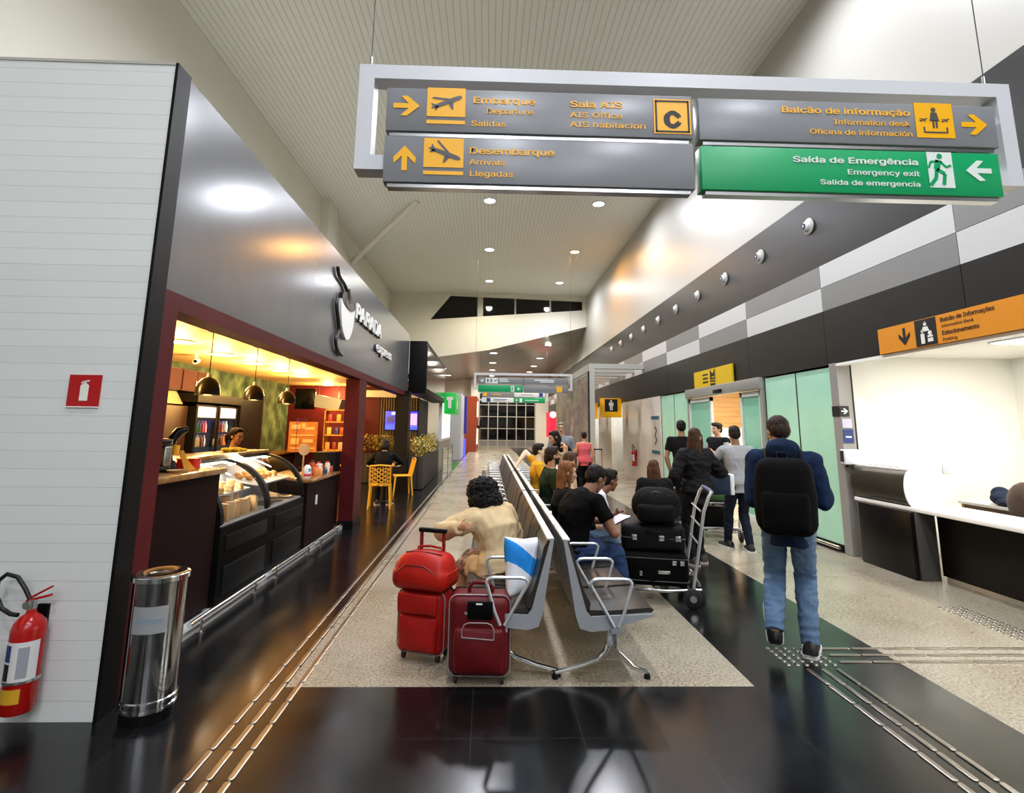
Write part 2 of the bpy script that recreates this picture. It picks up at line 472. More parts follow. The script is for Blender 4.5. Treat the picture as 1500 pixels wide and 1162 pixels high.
# ---- cafe shell
green_wall = noisy('mossy_green_wall', [(.3, '#1f2c20'), (.45, '#3c533f'), (.58, '#5c765c'), (.75, '#849a72')], scale=2.6, detail=9, rough=.75, bump=.5)
struct('wall_cafe_back', MB().box((-6.1, 3.42, 0), (-6.0, 17, 2.75), None), green_wall)
cc = MB(); cc.box((-6.1, 3.42, 2.75), (XF-.2, 16.7, 2.85)); struct('ceiling_cafe', cc, mat('cafe_ceiling', '#e3c284', .6))
struct('wall_cafe_near', MB().box((-6.1, 3.42, 0), (XF-.16, 3.46, 2.75)), mat('cafe_brown', '#3a2415', .6))
struct('fascia_board', MB().box((XF-.2, 3.44, 2.45), (XF, 14.05, 3.935)), fascia_m)
struct('fascia_roof', MB().box((-4.9, 3.42, 3.0), (XF-.2, 16.7, 3.05)), cream_paint)
pt = MB()
pt.box((XF-.18, 3.44, 0), (XF+.012, 3.60, 2.45)); pt.box((XF-.18, 3.60, 2.335), (XF+.012, 14.05, 2.45)); pt.box((XF-.22, 8.85, 0), (XF+.004, 9.35, 2.335))
struct('trim_7', pt, red_paint)
struct('trim_8', MB().box((XF-.23, 8.835, 0), (XF+.02, 9.365, .12)), black_paint)
# end wall of the cafe seating: red part, slatted part
ew = MB(); ew.box((-6.1, 16.5, 0), (-3.27, 16.62, 2.75), red_paint)
slat_d = mat('slat_wood', '#5d4c33', .6); slat_b = mat('slat_back', '#1d1710', .7)
ew.box((-3.27, 16.56, 0), (-2.1, 16.62, 2.75), slat_b)
k = 0
while -3.25+k*.075 < -2.14:
    x = -3.25+k*.075; ew.box((x, 16.5, 0), (x+.045, 16.56, 2.45), slat_d); k += 1
struct('wall_cafe_end', ew)
struct('trim_9', MB().box((-3.9, 16.3, 2.42), (-2.1, 16.5, 2.62)), cream_paint)
# black pillar in front of the seating and the shop front beyond
struct('trim_10', MB().box((-2.3, 13.55, 0), (-1.98, 13.95, 2.45)), black_paint)

# slanting brace from the ceiling to the wall pillar
struct('trim_13', MB().tube([(-2.16, 14.86, 8.02), (-4.87, 18.36, 7.19)], .085, seg=10), cream_paint, 40)

# ================================================================ LAMPS
def hall_light(x, y, z, W, colr, label, group, r=.16, low=False, tilt=0):
    t = thing('downlight', label, 'ceiling light', (x, y, z), 0, group)
    MB().lathe([(r, .02), (r, -.03), (r*1.12, -.035), (r*1.18, -.012), (r*1.18, .02)], m=alu_white, seg=24, cap=False).build('rim', None, t)
    MB().lathe([(0.001, -.012), (r*.98, -.012)], seg=24, cap=False).build('lens', mat('lens_'+colr[1:]+('l' if low else ''), '#ffffff', .3, emit=colr, es=26 if not low else 14), t)
    lamp('lamp', 'SPOT', (0, 0, -.06), W, colr, r, parent=t, angle=R(172))
    return t
hl = {(0, 2): ('#fff4d8', 'warm white'), (1, 1): ('#ffb45a', 'amber')}
rows = ['nearest', 'second', 'third', 'fourth', 'fifth', 'sixth', 'seventh', 'eighth']
pos_words = {0: 'left', 1: 'right'}
for i, (x, xs_) in enumerate(((-.07, 'left'), (3.09, 'right'))):
    for k in range(-7, 3):  # rearmost rows are unseen lamps, added for more light from behind the camera
        y = 14.7+.04*i+4.37*k+.0
        c, cw = hl.get((i, k), ('#f4f6ff', 'white'))
        if k >= 0:
            lab = {(0, 0): 'left of the two bright round downlights just below the large hanging sign',
                   (1, 0): 'right of the two bright round downlights just below the large hanging sign',
                   (0, 1): 'white downlight in the left row of the slatted ceiling, second below the hanging sign',
                   (1, 1): 'amber downlight glowing orange on the slatted ceiling',
                   (0, 2): 'warm yellowish downlight in the left row, nearest the dark gable window',
                   (1, 2): 'white downlight in the right row, nearest the dark gable window'}[(i, k)]
            grp = 'high hall downlights'
        else:
            lab = 'round white downlight high in the slatted ceiling out of the picture'; grp = 'high hall downlights out of the picture'
        hall_light(x, y, ZC, HALL_W, c, lab, grp)
k = 0
names = ['first', 'second', 'third', 'fourth']
for col, x, ys_ in (('middle', .2, (27.9, 32.3, 36.5, 40.7)), ('right', 2.95, (27.3, 31.4, 35.6, 39.6)), ('left', -2.9, (33.8, 38.4))):
    for j, y in enumerate(ys_):
        hall_light(x, y, low_z(x, y)-.01, LOW_W, '#fff6e6', f'{names[j]} recessed downlight from the gable in the {col} row of the low grey ceiling', 'low ceiling downlights', r=.2, low=True)
# warm disc lamps of the cafe ceiling
cafe_spots = [(-4.42, 7.73), (-4.5, 9.13), (-4.5, 10.42), (-4.5, 11.78), (-4.5, 13.1), (-4.6, 5.9), (-4.7, 15.9)]
for j, (x, y) in enumerate(cafe_spots):
    lab = ['warm disc lamp on the cafe ceiling beside the red jamb', 'warm disc lamp on the cafe ceiling behind the cord of the first pendant', 'warm disc lamp on the cafe ceiling behind the cord of the second pendant',
           'warm disc lamp on the cafe ceiling left of the third pendant cord', 'warm disc lamp on the cafe ceiling right of the third pendant cord', 'warm disc lamp on the cafe ceiling hidden by the red jamb', 'small warm disc lamp on the cafe ceiling beside the dark red pillar'][j]
    t = thing('disc_lamp', lab, 'ceiling light', (x, y, 2.75), 0, 'disc lamps on the cafe ceiling')
    MB().lathe([(.2, 0), (.2, -.02), (.17, -.025)], seg=28, cap=False).build('rim', alu_white, t)
    MB().lathe([(.001, -.022), (.17, -.022)], seg=28, cap=False).build('lens', mat('lens_cafe', '#fff1d0', .3, emit='#ffd58a', es=40), t)
    lamp('lamp', 'POINT', (0, 0, -.3), CAFE_W, '#ffc878', .1, parent=t)
# panels of light in the information room ceiling
for j, (x, y) in enumerate(((6.0, 5.6), (6.0, 3.2), (6.0, .8))):
    t = thing('light_panel', 'square light panel in the ceiling of the bright information room' if j == 0 else 'square light panel in the information room out of the picture', 'ceiling light', (x, y, 2.62), 0, 'light panels of the information room')
    MB().box((-.32, -.32, -.02), (.32, .32, 0)).build('frame', alu_white, t)
    MB().box((-.3, -.3, -.024), (.3, .3, -.018)).build('diffuser', mat('panel_light', '#ffffff', .4, emit='#fffdf2', es=12), t)
    lamp('lamp', 'AREA', (0, 0, -.04), DESK_W, '#fffaf0', .6, parent=t, shape='SQUARE')
for j, (x, y) in enumerate(((6.2, 10.2), (6.2, 12.9))):
    t = thing('light_panel', 'light panel on the ceiling of the room behind the automatic door', 'ceiling light', (x, y, 2.9), 0, 'light panels behind the automatic door')
    MB().box((-.5, -.15, -.03), (.5, .15, 0)).build('diffuser', mat('panel_light'), t)
    lamp('lamp', 'AREA', (0, 0, -.05), 90, '#fff3dc', .6, parent=t, shape='SQUARE')
for y in (20.1, 24.3):
    t = thing('light_panel', 'light panel over the toilet entrance passage', 'ceiling light', (XW+.7, y, 2.53), 0, 'light panels of the toilet passages')
    MB().box((-.3, -.3, -.03), (.3, .3, 0)).build('diffuser', mat('panel_light'), t)
    lamp('lamp', 'AREA', (0, 0, -.05), 9, '#ffffff', .5, parent=t, shape='SQUARE')

# ================================================================ SIGNS
sign_grey = mat('sign_grey', '#83868a', .28, spec=.5)
sign_green = mat('sign_green', '#00a060', .35)
sign_yellow = mat('sign_yellow', '#f7b500', .4)
sign_yellow_text = mat('sign_letters_yellow', '#f5b83c', .5)
sign_white = mat('sign_white', '#dfeae3', .5)
sign_black = mat('sign_black', '#0c0c0c', .5)
sign_dark_grey = mat('sign_cutout_grey', '#4a4b4e', .4)
ARROW = [(-.5, -.1), (.08, -.1), (-.22, -.4), (.02, -.42), (.5, 0), (.02, .42), (-.22, .4), (.08, .1), (-.5, .1)]
def arrow(M, size, ang, m, parent, name='arrow'):
    mb = MB(); c, s = cos(ang), sin(ang)
    mb.prism([((x*c-y*s)*size, (x*s+y*c)*size) for x, y in ARROW], (0, 0, 0), (1, 0, 0), (0, 1, 0), (0, 0, .0015), m)
    mb.v = [tuple(M @ V(v)) for v in mb.v]
    return mb.build(name, None, parent, 0)
def shape(polys, M, m, parent, name, d=.0015):
    mb = MB()
    for p in polys: mb.prism(p, (0, 0, 0), (1, 0, 0), (0, 1, 0), (0, 0, d), m)
    mb.v = [tuple(M @ V(v)) for v in mb.v]
    return mb.build(name, None, parent, 0)
PLANE = [[(-.42, -.16), (-.30, -.17), (-.12, -.1), (.2, .02), (.38, .1), (.45, .17), (.43, .22), (.34, .22), (.18, .16), (-.1, .04), (-.3, -.05), (-.38, -.02), (-.43, -.02), (-.37, -.1)],
         [(.0, .08), (-.36, .13), (-.4, .17), (-.34, .18), (.12, .13)], [(.06, -.02), (.16, -.2), (.2, -.2), (.2, .03)], [(-.3, -.1), (-.32, -.22), (-.28, -.22), (-.2, -.1)]]
def rot(polys, a, k=1, dx=0, dy=0):
    c, s = cos(a), sin(a); return [[((x*c-y*s)*k+dx, (x*s+y*c)*k+dy) for x, y in p] for p in polys]
def disc(x, y, r, n=16): return [(x+r*cos(2*pi*i/n), y+r*sin(2*pi*i/n)) for i in range(n)]
def quad(x0, y0, x1, y1): return [(x0, y0), (x1, y0), (x1, y1), (x0, y1)]
def stroke(pts, wd):
    out = []
    for a, b in zip(pts, pts[1:]):
        a = V(a).to_2d(); b = V(b).to_2d(); d = (b-a).normalized(); n = V((-d.y, d.x))*wd/2
        out.append([tuple(a-n), tuple(b-n), tuple(b+n), tuple(a+n)])
    return out
RUN = [disc(.02, .38, .075)] + stroke([(-.02, .27), (-.1, .02)], .17) + stroke([(-.1, .02), (.12, -.1), (.06, -.4)], .1) + stroke([(-.1, .02), (-.14, -.22), (-.32, -.42)], .1) + stroke([(-.02, .25), (-.25, .22), (-.32, .05)], .06) + stroke([(.02, .25), (.18, .08), (.32, .14)], .06)
PERSON = [disc(0, .4, .09), quad(-.15, -.02, .15, .28), quad(-.13, -.45, -.02, 0), quad(.02, -.45, .13, 0), quad(-.22, -.05, -.17, .27), quad(.17, -.05, .22, .27)]

def sign_frame(t, x0, x1, z0, z1, stub, s=1.):
    f = MB(); b = .08*s; d = .1*s
    f.box((x0, 0, z1-b), (x1, d, z1)); f.box((x0, 0, z0+b), (x0+b, d, z1-b)); f.box((x1-b, 0, z0+b), (x1, d, z1-b))
    f.box((x0, 0, z0), (x0+stub, d, z0+b)); f.box((x1-stub, 0, z0), (x1, d, z0+b))
    return f.build('frame', alu_white, t, 30)
def panel(t, x0, x1, z0, z1, m, y0=.0, d=.075, label=None):
    p = MB().box((x0, y0, z0), (x1, y0+d, z1), m, bev=.003).build('panel', None, t, 30, label)
    MB().box((x0+.02, y0+.012, z0-.022), (x1-.02, y0+d-.012, z0+.002)).build('edge_rail', steel, p)
    return p
Y0 = 2.6
hs = thing('hanging_sign', 'large airport direction sign hanging nearest, with white frame and grey and green panels', 'sign', (0, Y0, 0))
sign_frame(hs, -.711, 2.817, 2.89, 3.484, .16)
def SM(x, z, y=-.0215): return frame((x, y, z), (1, 0, 0), (0, 0, 1))
yp = -.02
p1 = panel(hs, -.557, 1.046, 3.096, 3.338, sign_grey, yp); p2 = panel(hs, -.557, 1.044, 2.815, 3.066, sign_grey, yp)
p3 = panel(hs, 1.08, 2.69, 3.094, 3.332, sign_grey, yp); p4 = panel(hs, 1.08, 2.676, 2.816, 3.058, sign_green, yp, label='green emergency exit panel')
def L(s, x0, x1, z, size, p, bold=.0007, m=sign_yellow_text): lettering(s, size, m, SM(x0, z), p, bold, width=x1-x0)
L('Embarque', -.111, .213, 3.262, .068, p1, .0016); L('Departure', -.039, .204, 3.205, .056, p1); L('Salidas', -.118, .061, 3.133, .056, p1)
L('Sala AIS', .398, .674, 3.257, .066, p1, .0016); L('AIS Office', .398, .673, 3.198, .056, p1); L('AIS habitacion', .397, .794, 3.144, .056, p1)
L('Desembarque', -.123, .312, 2.978, .068, p2, .0016); L('Arrivals', -.122, .061, 2.918, .056, p2); L('Llegadas', -.12, .101, 2.855, .058, p2)
L('Balcão de informação', 1.523, 2.219, 3.262, .066, p3, .0016); L('Information desk', 1.802, 2.216, 3.202, .054, p3); L('Oficina de información', 1.667, 2.22, 3.143, .054, p3)
L('Saída de Emergência', 1.563, 2.232, 2.981, .062, p4, .0014, sign_white); L('Emergency exit', 1.848, 2.231, 2.919, .054, p4, .0007, sign_white); L('Salida de emergencia', 1.698, 2.23, 2.86, .052, p4, .0007, sign_white)
arrow(SM(-.452, 3.236), .136, 0, sign_yellow, p1); arrow(SM(-.451, 2.945), .136, pi/2, sign_yellow, p2)
arrow(SM(2.568, 3.222), .142, 0, sign_yellow, p3); arrow(SM(2.556, 2.958), .138, pi, sign_white, p4)
def plane_pict(x0, x1, z0, z1, p, a):
    h = z1-z0; s = x1-x0
    shape([quad(x0, z0+h*.2, x1, z1), quad(x0, z0, x1, z0+h*.1)], SM(0, 0), sign_yellow, p, 'pictogram')
    shape(rot(PLANE, a, s*.92), SM((x0+x1)/2, z0+h*.58, -.0232), sign_dark_grey, p, 'aeroplane_silhouette')
plane_pict(-.347, -.148, 3.139, 3.343, p1, .02); plane_pict(-.354, -.151, 2.858, 3.058, p2, -.75)
shape([quad(.84, 3.119, 1.036, 3.317)], SM(0, 0), sign_yellow, p1, 'gate_square')
mb = [quad(.848, 3.127, 1.028, 3.136), quad(.848, 3.30, 1.028, 3.309), quad(.848, 3.127, .857, 3.309), quad(1.019, 3.127, 1.028, 3.309)]
shape(mb, SM(0, 0, -.0232), sign_black, p1, 'square_outline')
lettering('C', .165, sign_black, SM(.938, 3.158, -.0232), p1, .011, 'CENTER', name='gate_letter')
shape([quad(2.247, 3.139, 2.455, 3.34)], SM(0, 0), sign_yellow, p3, 'pictogram')
shape([disc(2.35, 3.3, .013), [(2.335, 3.285), (2.366, 3.285), (2.376, 3.235), (2.324, 3.235)], quad(2.338, 3.195, 2.348, 3.24), quad(2.355, 3.195, 2.365, 3.24)] + stroke([(2.29, 3.2), (2.29, 3.17), (2.415, 3.17), (2.415, 3.2)], .008)
      + rot(PLANE, 0, .05, 2.29, 3.24) + rot(PLANE, 0, .05, 2.41, 3.24), SM(0, 0, -.0232), sign_dark_grey, p3, 'desk_silhouette')
shape([quad(2.283, 2.857, 2.418, 3.057)], SM(0, 0), sign_white, p4, 'pictogram')
shape([[(2.277+.07+x*.19, 2.955+y*.205) for x, y in q] for q in RUN], SM(0, 0, -.0232), sign_green, p4, 'running_figure')
for x, cx_ in ((-.664, 0), (2.731, 0)):
    MB().tube([(x, .05, 3.48), (x, .05, ZC-.02)], .003).build('cable', mat('cable_dark', '#3a3a3a', .5), hs)
    MB().tube([(x, .05, 3.48), (x, .05, 3.56)], .009, seg=10).build('cable_clamp', steel, hs)
for x in (-.41, .91, 1.2, 2.5):
    MB().box((x-.03, .0, 3.06), (x+.03, .06, 3.1)).build('mounting_clip', steel, hs)

# ---- far hanging signs of the same kind
def far_sign(loc, s, label, kind):
    t = thing('hanging_sign', label, 'sign', loc, 0); W = 3.53*s
    sign_frame(t, 0, W, 0, .6*s, .16*s, s)
    h = .235*s; a = .155*s; mid = W/2
    line = lambda q, x, z, wd, m: MB().box((x, -.024, z), (x+wd, -.0205, z+.035*s), m).build('text_line', None, q)
    if kind == 0:
        q = panel(t, a, mid-.01, .205*s, .205*s+h, sign_grey, yp); arrow(frame((a+.13*s, -.022, .32*s), (1, 0, 0), (0, 0, 1)), .14*s, 0, sign_white, q)
        shape([quad(0, 0, .43*s, .19*s)], frame((a+.26*s, -.022, .225*s), (1, 0, 0), (0, 0, 1)), sign_white, q, 'pictogram')
        shape(rot(PERSON, 0, .15*s, .08*s, .095*s)+rot(PERSON, 0, .15*s, .2*s, .095*s)+rot(PLANE, .3, .14*s, .35*s, .095*s), frame((a+.26*s, -.0235, .225*s), (1, 0, 0), (0, 0, 1)), sign_black, q, 'pictogram_figures')
        line(q, a+.75*s, .36*s, .3*s, sign_white); line(q, a+.75*s, .29*s, .34*s, sign_white)
        q = panel(t, mid+.01, W-a, .205*s, .205*s+h, sign_grey, yp); line(q, mid+.4*s, .34*s, .7*s, sign_white); line(q, mid+.6*s, .28*s, .5*s, sign_white)
        q = panel(t, a, mid-.01, -.075*s, -.075*s+h, sign_green, yp); arrow(frame((mid-.17*s, -.022, .04*s), (1, 0, 0), (0, 0, 1)), .14*s, pi, sign_white, q)
        shape([quad(mid-.45*s, -.06*s, mid-.32*s, .14*s)], frame((0, -.022, 0), (1, 0, 0), (0, 0, 1)), sign_white, q, 'pictogram')
        shape([[(mid-.385*s+x*.17*s, .04*s+y*.18*s) for x, y in z] for z in RUN], frame((0, -.0235, 0), (1, 0, 0), (0, 0, 1)), sign_green, q, 'running_figure')
        q = panel(t, mid+.01, W-a, -.075*s, -.075*s+h, sign_grey, yp)
        shape([quad(W-a-.42*s, -.06*s, W-a-.22*s, .14*s)], frame((0, -.022, 0), (1, 0, 0), (0, 0, 1)), sign_yellow, q, 'pictogram')
    else:
        blue = mat('sign_blue', '#1c3f8a', .4); wh = mat('sign_panel_white', '#dfe3ea', .4)
        q = panel(t, a, mid+.02, .205*s, .205*s+h, sign_grey, yp); line(q, a+.5*s, .3*s, .5*s, sign_yellow_text)
        shape([quad(a+.08*s, .23*s, a+.26*s, .4*s)], frame((0, -.022, 0), (1, 0, 0), (0, 0, 1)), sign_yellow, q, 'pictogram')
        q = panel(t, mid+.04, W-a, .205*s, .205*s+h, wh, yp); shape([quad(W-a-.3*s, .22*s, W-a-.1*s, .42*s)], frame((0, -.022, 0), (1, 0, 0), (0, 0, 1)), blue, q, 'pictogram'); line(q, mid+.4*s, .3*s, .6*s, sign_grey)
        q = panel(t, a, mid+.02, -.075*s, -.075*s+h, wh, yp); shape([quad(a+.25*s, -.06*s, a+.45*s, .14*s)], frame((0, -.022, 0), (1, 0, 0), (0, 0, 1)), blue, q, 'pictogram'); line(q, a+.6*s, .05*s, .7*s, blue); line(q, a+.6*s, -.02*s, .6*s, sign_grey)
        q = panel(t, mid+.04, W-a, -.075*s, -.075*s+h, sign_green, yp); arrow(frame((mid+.17*s, -.022, .04*s), (1, 0, 0), (0, 0, 1)), .14*s, pi, sign_white, q); line(q, mid+.6*s, .02*s, .7*s, sign_white)
        shape([quad(mid+.32*s, -.06*s, mid+.45*s, .14*s)], frame((0, -.022, 0), (1, 0, 0), (0, 0, 1)), sign_white, q, 'pictogram')
    top = (ZC if loc[1] < 26 else low_z(loc[0]+1.5, loc[1]))-loc[2]
    for x in (.05*s, W-.05*s): MB().tube([(x, .05, .59*s), (x, .05, top)], .004).build('cable', MATS['cable_dark'], t)
    return t
far_sign((-.54, 19.3, 2.89), 1., 'white framed direction sign hanging far down the hall, its lower left panel green', 0)
far_sign((-.52, 27.6, 2.89), 1., 'farthest hanging sign, below the other far one, with white and green lower panels', 1)

# ---- orange sign over the information room
iy0, iy1 = 6.305, 3.6
oi = thing('information_sign', 'orange information and parking sign above the bright desk opening', 'sign', (XW-.012, iy0, 2.51))
org = mat('sign_orange', '#d98a12', .45)
board = MB().box((-.03, -(iy0-iy1), 0), (0, 0, .3), org).build('board', None, oi)
sqb = MB().box((-.033, -.855, .006), (-.0295, -.57, .294), sign_black).build('black_square', None, oi)
brown = mat('sign_brown_letters', '#3d1d0c', .5)
def OM(yoff, z, x=-.0315): return frame((x, -yoff, z), (0, -1, 0), (0, 0, 1))
arrow(OM(.41, .15), .2, -pi/2, sign_black, oi)
white_pic = mat('pict_white', '#e8e6dc', .5)
shape([disc(.0, .1, .022), [(-.05, .02), (.05, .02), (.03, .07), (-.03, .07)]] + rot([[(-.07, -.11), (-.02, -.11), (-.02, .0), (-.07, .0)]], 0) + [disc(-.045, .025, .018), quad(.02, -.1, .09, -.06), quad(.02, -.05, .09, -.03), disc(.055, -.005, .025), disc(.0, .115, .012)], OM(.715, .14, -.0345), white_pic, sqb, 'figures_at_desk')
lettering('Balcão de Informações', .085, brown, OM(.911, .222), oi, .0016, width=.613)
lettering('Information Desk', .062, brown, OM(.918, .16), oi, width=.38)
lettering('Estacionamento', .085, brown, OM(.917, .084), oi, .0016, width=.43)
lettering('Parking', .062, brown, OM(.918, .02), oi, width=.17)

# ---- yellow sign over the automatic door
ys = thing('door_sign', 'yellow sign with a black pictogram above the automatic door', 'sign', (XW-.03, 12.19, 2.5))
MB().box((-.03, -1.95, 0), (0, 0, .36), mat('sign_lemon', '#d9b400', .4)).build('board', None, ys)
shape([quad(.86, .0, 1.2, .36)], frame((-.031, 0, 0), (0, -1, 0), (0, 0, 1)), sign_black, ys, 'black_square')
lem = MATS['sign_lemon']
shape([[(.9, .36), (1.03, .25), (1.16, .36)], quad(.86, .0, .9, .36), quad(1.16, .0, 1.2, .36)] + [quad(.92, .05, 1.14, .075), quad(.94, .11, 1.12, .13), quad(.98, .17, 1.12, .19)], frame((-.033, 0, 0), (0, -1, 0), (0, 0, 1)), lem, ys, 'square_figures')
for i, z in enumerate((.24, .16, .08)): MB().box((-.033, -.78, z), (-.0305, -.5, z+.035), sign_black).build('text_line', None, ys)

# ---- toilet signs standing out from the wall
def wc_sign(y, x0, label):
    t = thing('toilet_sign', label, 'sign', (x0, y, 1.97), 0, None)
    MB().box((0, 0, 0), (XW-x0+.005, .08, .68), sign_yellow, bev=.01).build('box', None, t)
    MB().box((.16, -.004, .2), (.62, .002, .64), sign_black).build('black_square', None, t)
    shape(rot(PERSON, 0, .38), frame((.39, -.005, .42), (1, 0, 0), (0, 0, 1)), white_pic, t, 'person_pictogram')
wc_sign(19.3, 3.98, 'nearer yellow toilet sign with a white figure on black, standing out from the right wall')
wc_sign(23.5, 3.98, 'farther yellow toilet sign half hidden behind the white mural partition')

# ---- lettering and logo on the cafe front
lt = thing('shop_lettering', 'white PARADA express letters on the grey cafe fascia', 'shop sign', (XF, 8.17, 3.215))
letter_white = mat('letter_white', '#e9eae8', .4); letter_black = mat('letter_black', '#111113', .4)
for ch, yoff in zip('PARADA', [0, .29, .66, .99, 1.33, 1.66]):
    for m_, dx, dy, nm in ((letter_black, .012, -.0, 'letter_return'), (letter_white, .04, 0, 'letter')):
        lettering(ch, .455, m_, frame((dx, yoff+dy, 0), (0, 1, 0), (0, 0, 1)), lt, .012 if m_ == letter_white else .018, name=nm, width={'P': .26, 'A': .33, 'R': .29, 'D': .29}[ch], ext=.012)
for ch, yoff, wd in (('e', 1.62, .22), ('x', 1.86, .21), ('p', 2.09, .22), ('r', 2.34, .14), ('e', 2.48, .21), ('s', 2.71, .19), ('s', 2.91, .19)):
    for m_, dx, nm in ((letter_black, .012, 'letter_return'), (letter_white, .04, 'letter')):
        lettering(ch, .34, m_, frame((dx, yoff, -.285), (0, 1, 0), (0, 0, 1)), lt, .002 if m_ == letter_white else .008, name=nm, width=wd, ext=.012)
lg = thing('cup_logo', 'white coffee cup emblem with black steam line on the grey cafe fascia', 'shop sign', (XF, 7.7, 3.0))
cup = []
for i in range(25):
    a = pi+pi*i/24; cup.append((.02+.39*cos(a)*(1 if a < 1.5*pi else .95), .3+.52*sin(a)))
MB().prism([(x, y+.02) for x, y in cup], (.008, 0, 0), (0, 1, 0), (0, 0, 1), (.04, 0, 0), letter_white).build('cup', None, lg, 30)
MB().prism([(.02+.375*cos(t), .36+.12*sin(t)) for t in [2*pi*i/28 for i in range(28)]], (.01, 0, 0), (0, 1, 0), (0, 0, 1), (.045, 0, 0), letter_black).build('coffee', None, lg, 30)
MB().prism([(.06+.24*cos(t), .31+.07*sin(t)) for t in [2*pi*i/28 for i in range(28)]], (.05, 0, 0), (0, 1, 0), (0, 0, 1), (.01, 0, 0), sign_dark_grey).build('coffee_shine', None, lg, 30)
def ribbon(pts, wd, m, nm, x=.03):
    P2 = []
    for i in range(len(pts)-3):
        for k in range(6):
            t = k/6; a, b, c, d = [V(p+(0,)) for p in pts[i:i+4]]
            P2.append(.5*((2*b)+(c-a)*t+(2*a-5*b+4*c-d)*t*t+(3*b-a-3*c+d)*t**3))
    P2.append(V(pts[-2]+(0,)))
    MB().tube([(x, p.x, p.y) for p in P2], wd/2, seg=8).build(nm, m, lg)
ribbon([(-.7, .8), (-.6, .7), (-.5, .6), (-.22, .56), (-.05, .48), (-.02, .36), (0, .3)], .05, letter_black, 'steam')
MB().tube([(.06, -.06, .53), (.062, .01, .39), (.062, .02, .33)], .02).build('stirrer', steel, lg)
ribbon([(-.5, .35), (-.5, .28), (-.53, .17), (-.35, -.11), (-.47, -.27), (-.37, -.4), (-.13, -.44), (0, -.45)], .05, letter_black, 'handle')

# ---- mural partition with its white pergola
mp = thing('mural_partition', 'white partition with a large brownish abstract mural beside the toilets', 'partition')
MX = 3.04
fr = MB(); fr.box((MX, 16.3, 0), (MX+.16, 16.5, 3.3)); fr.box((MX, 24.2, 0), (MX+.16, 24.4, 3.3)); fr.box((MX, 16.3, 3.3), (MX+.16, 24.4, 3.53)); fr.box((MX+.02, 16.5, 0), (MX+.14, 24.2, 3.3))
fr.build('frame', white_paint, mp)
mural = noisy('mural_paint', [(.3, '#3a3a30'), (.42, '#6f6552'), (.5, '#9a8f74'), (.58, '#7d5f62'), (.7, '#b9ae92')], scale=1.5, detail=9, stretch=(1, .3, .6), rough=.5)
MB().box((MX-.012, 16.55, .15), (MX+.02, 24.15, 3.22), mural).build('mural', None, mp)
pb = MB()
for i in range(6): MB().box((MX+.1, 16.32+i*1.15, 3.38), (XW-.01, 16.5+i*1.15, 3.53)).build('beam', white_paint, mp)
MB().box((MX-.02, 16.29, 0), (MX+.0, 16.5, 3.3)).build('edge_strip', black_paint, mp)

# ---- nozzles in the dark band
for k in range(10):
    y = 7.53+1.447*k
    t = thing('air_nozzle', f'{["nearest","second nearest","third","fourth","fifth","sixth","seventh","eighth","ninth","tenth"][k]} round white ball air nozzle along the dark upper band, counted from the camera', 'air vent', (XW-.004, y, 4.6), 0, 'ball nozzles along the dark band')
    MB().lathe([(.11, 0), (.125, -.006), (.125, -.02), (.1, -.034), (.085, -.04)], axis='x', seg=28, cap=False).build('ring', white_paint, t)
    MB().ell((-.03, 0, 0), (.07, .085, .085), alu_white).build('ball', None, t)
    MB().lathe([(.001, -.095), (.042, -.099), (.047, -.085)], c=(0, 0, 0), axis='x', seg=20, cap=False).build('mouth', sign_black, t)

# ---- black video board, green sign and the shops beyond
vb = thing('video_board', 'large black framed glossy display board standing out after the cafe front', 'display', (-2.09, 14.07, 2.42))
MB().box((0, 0, 0), (.45, 6.0, 1.37), bev=.01).build('housing', black_paint, vb)
MB().box((.445, .12, .14), (.462, 5.88, 1.22), noisy('dark_screen', [(.3, '#34332f'), (.7, '#4a4842')], scale=2, rough=.08, spec=.6)).build('screen', None, vb)
s2 = MB(); s2.box((-2.8, 16.64, 0), (-2.1, 19.0, 2.41), black_paint)
struct('wall_shop_front', s2)
gs = thing('green_shop_sign', 'green hanging shop sign with a white mark beyond the black display board', 'shop sign', (-1.66, 20.3, 2.05))
MB().box((0, 0, 0), (.42, 2.4, .78), mat('vivid_green', '#12a63f', .4, emit='#12a63f', es=.35), bev=.02).build('box', None, gs)
shape([quad(-.06, -.2, .06, .1), quad(-.12, .1, .12, .22)], frame((.21, -.004, .4), (1, 0, 0), (0, 0, 1)), white_pic, gs, 'white_mark')
shape([quad(-.3, -.2, .3, .1), quad(-.1, .1, .1, .25)], frame((.424, 1.2, .4), (0, 1, 0), (0, 0, 1)), white_pic, gs, 'white_mark')
lp = thing('lit_shop_panel', 'glowing white panel of the shop under the green sign', 'light panel', (-1.72, 20.1, 1.05))
MB().box((-.1, 0, 0), (.02, 4.2, 1.5)).build('frame', alu_white, lp)
MB().box((.01, .1, .08), (.03, 4.1, 1.42), mat('lit_panel', '#f2fbf2', .5, emit='#eef7ea', es=.8)).build('panel', None, lp)
struct('wall_shop_low', MB().box((-1.8, 19.2, 0), (-1.7, 25, 1.05)), mat('shop_grey', '#7f8079', .4))
kt = thing('white_totem', 'tall pale totem wall with blue edge beyond the green sign', 'totem', (-1.95, 26.6, 0))
MB().box((0, 0, 0), (.62, 4.0, 3.2)).build('body', mat('totem_white', '#b9bdc4', .4), kt)
MB().box((.62, 3.2, 1.2), (.75, 4.02, 3.2), mat('totem_blue', '#1c1f7a', .4, emit='#2222a0', es=.2)).build('blue_edge', None, kt)
MB().box((.62, 3.2, .0), (.7, 4.02, .9), mat('blue_glow', '#3030ff', .4, emit='#3a3aff', es=2.5)).build('blue_lamp', None, kt)
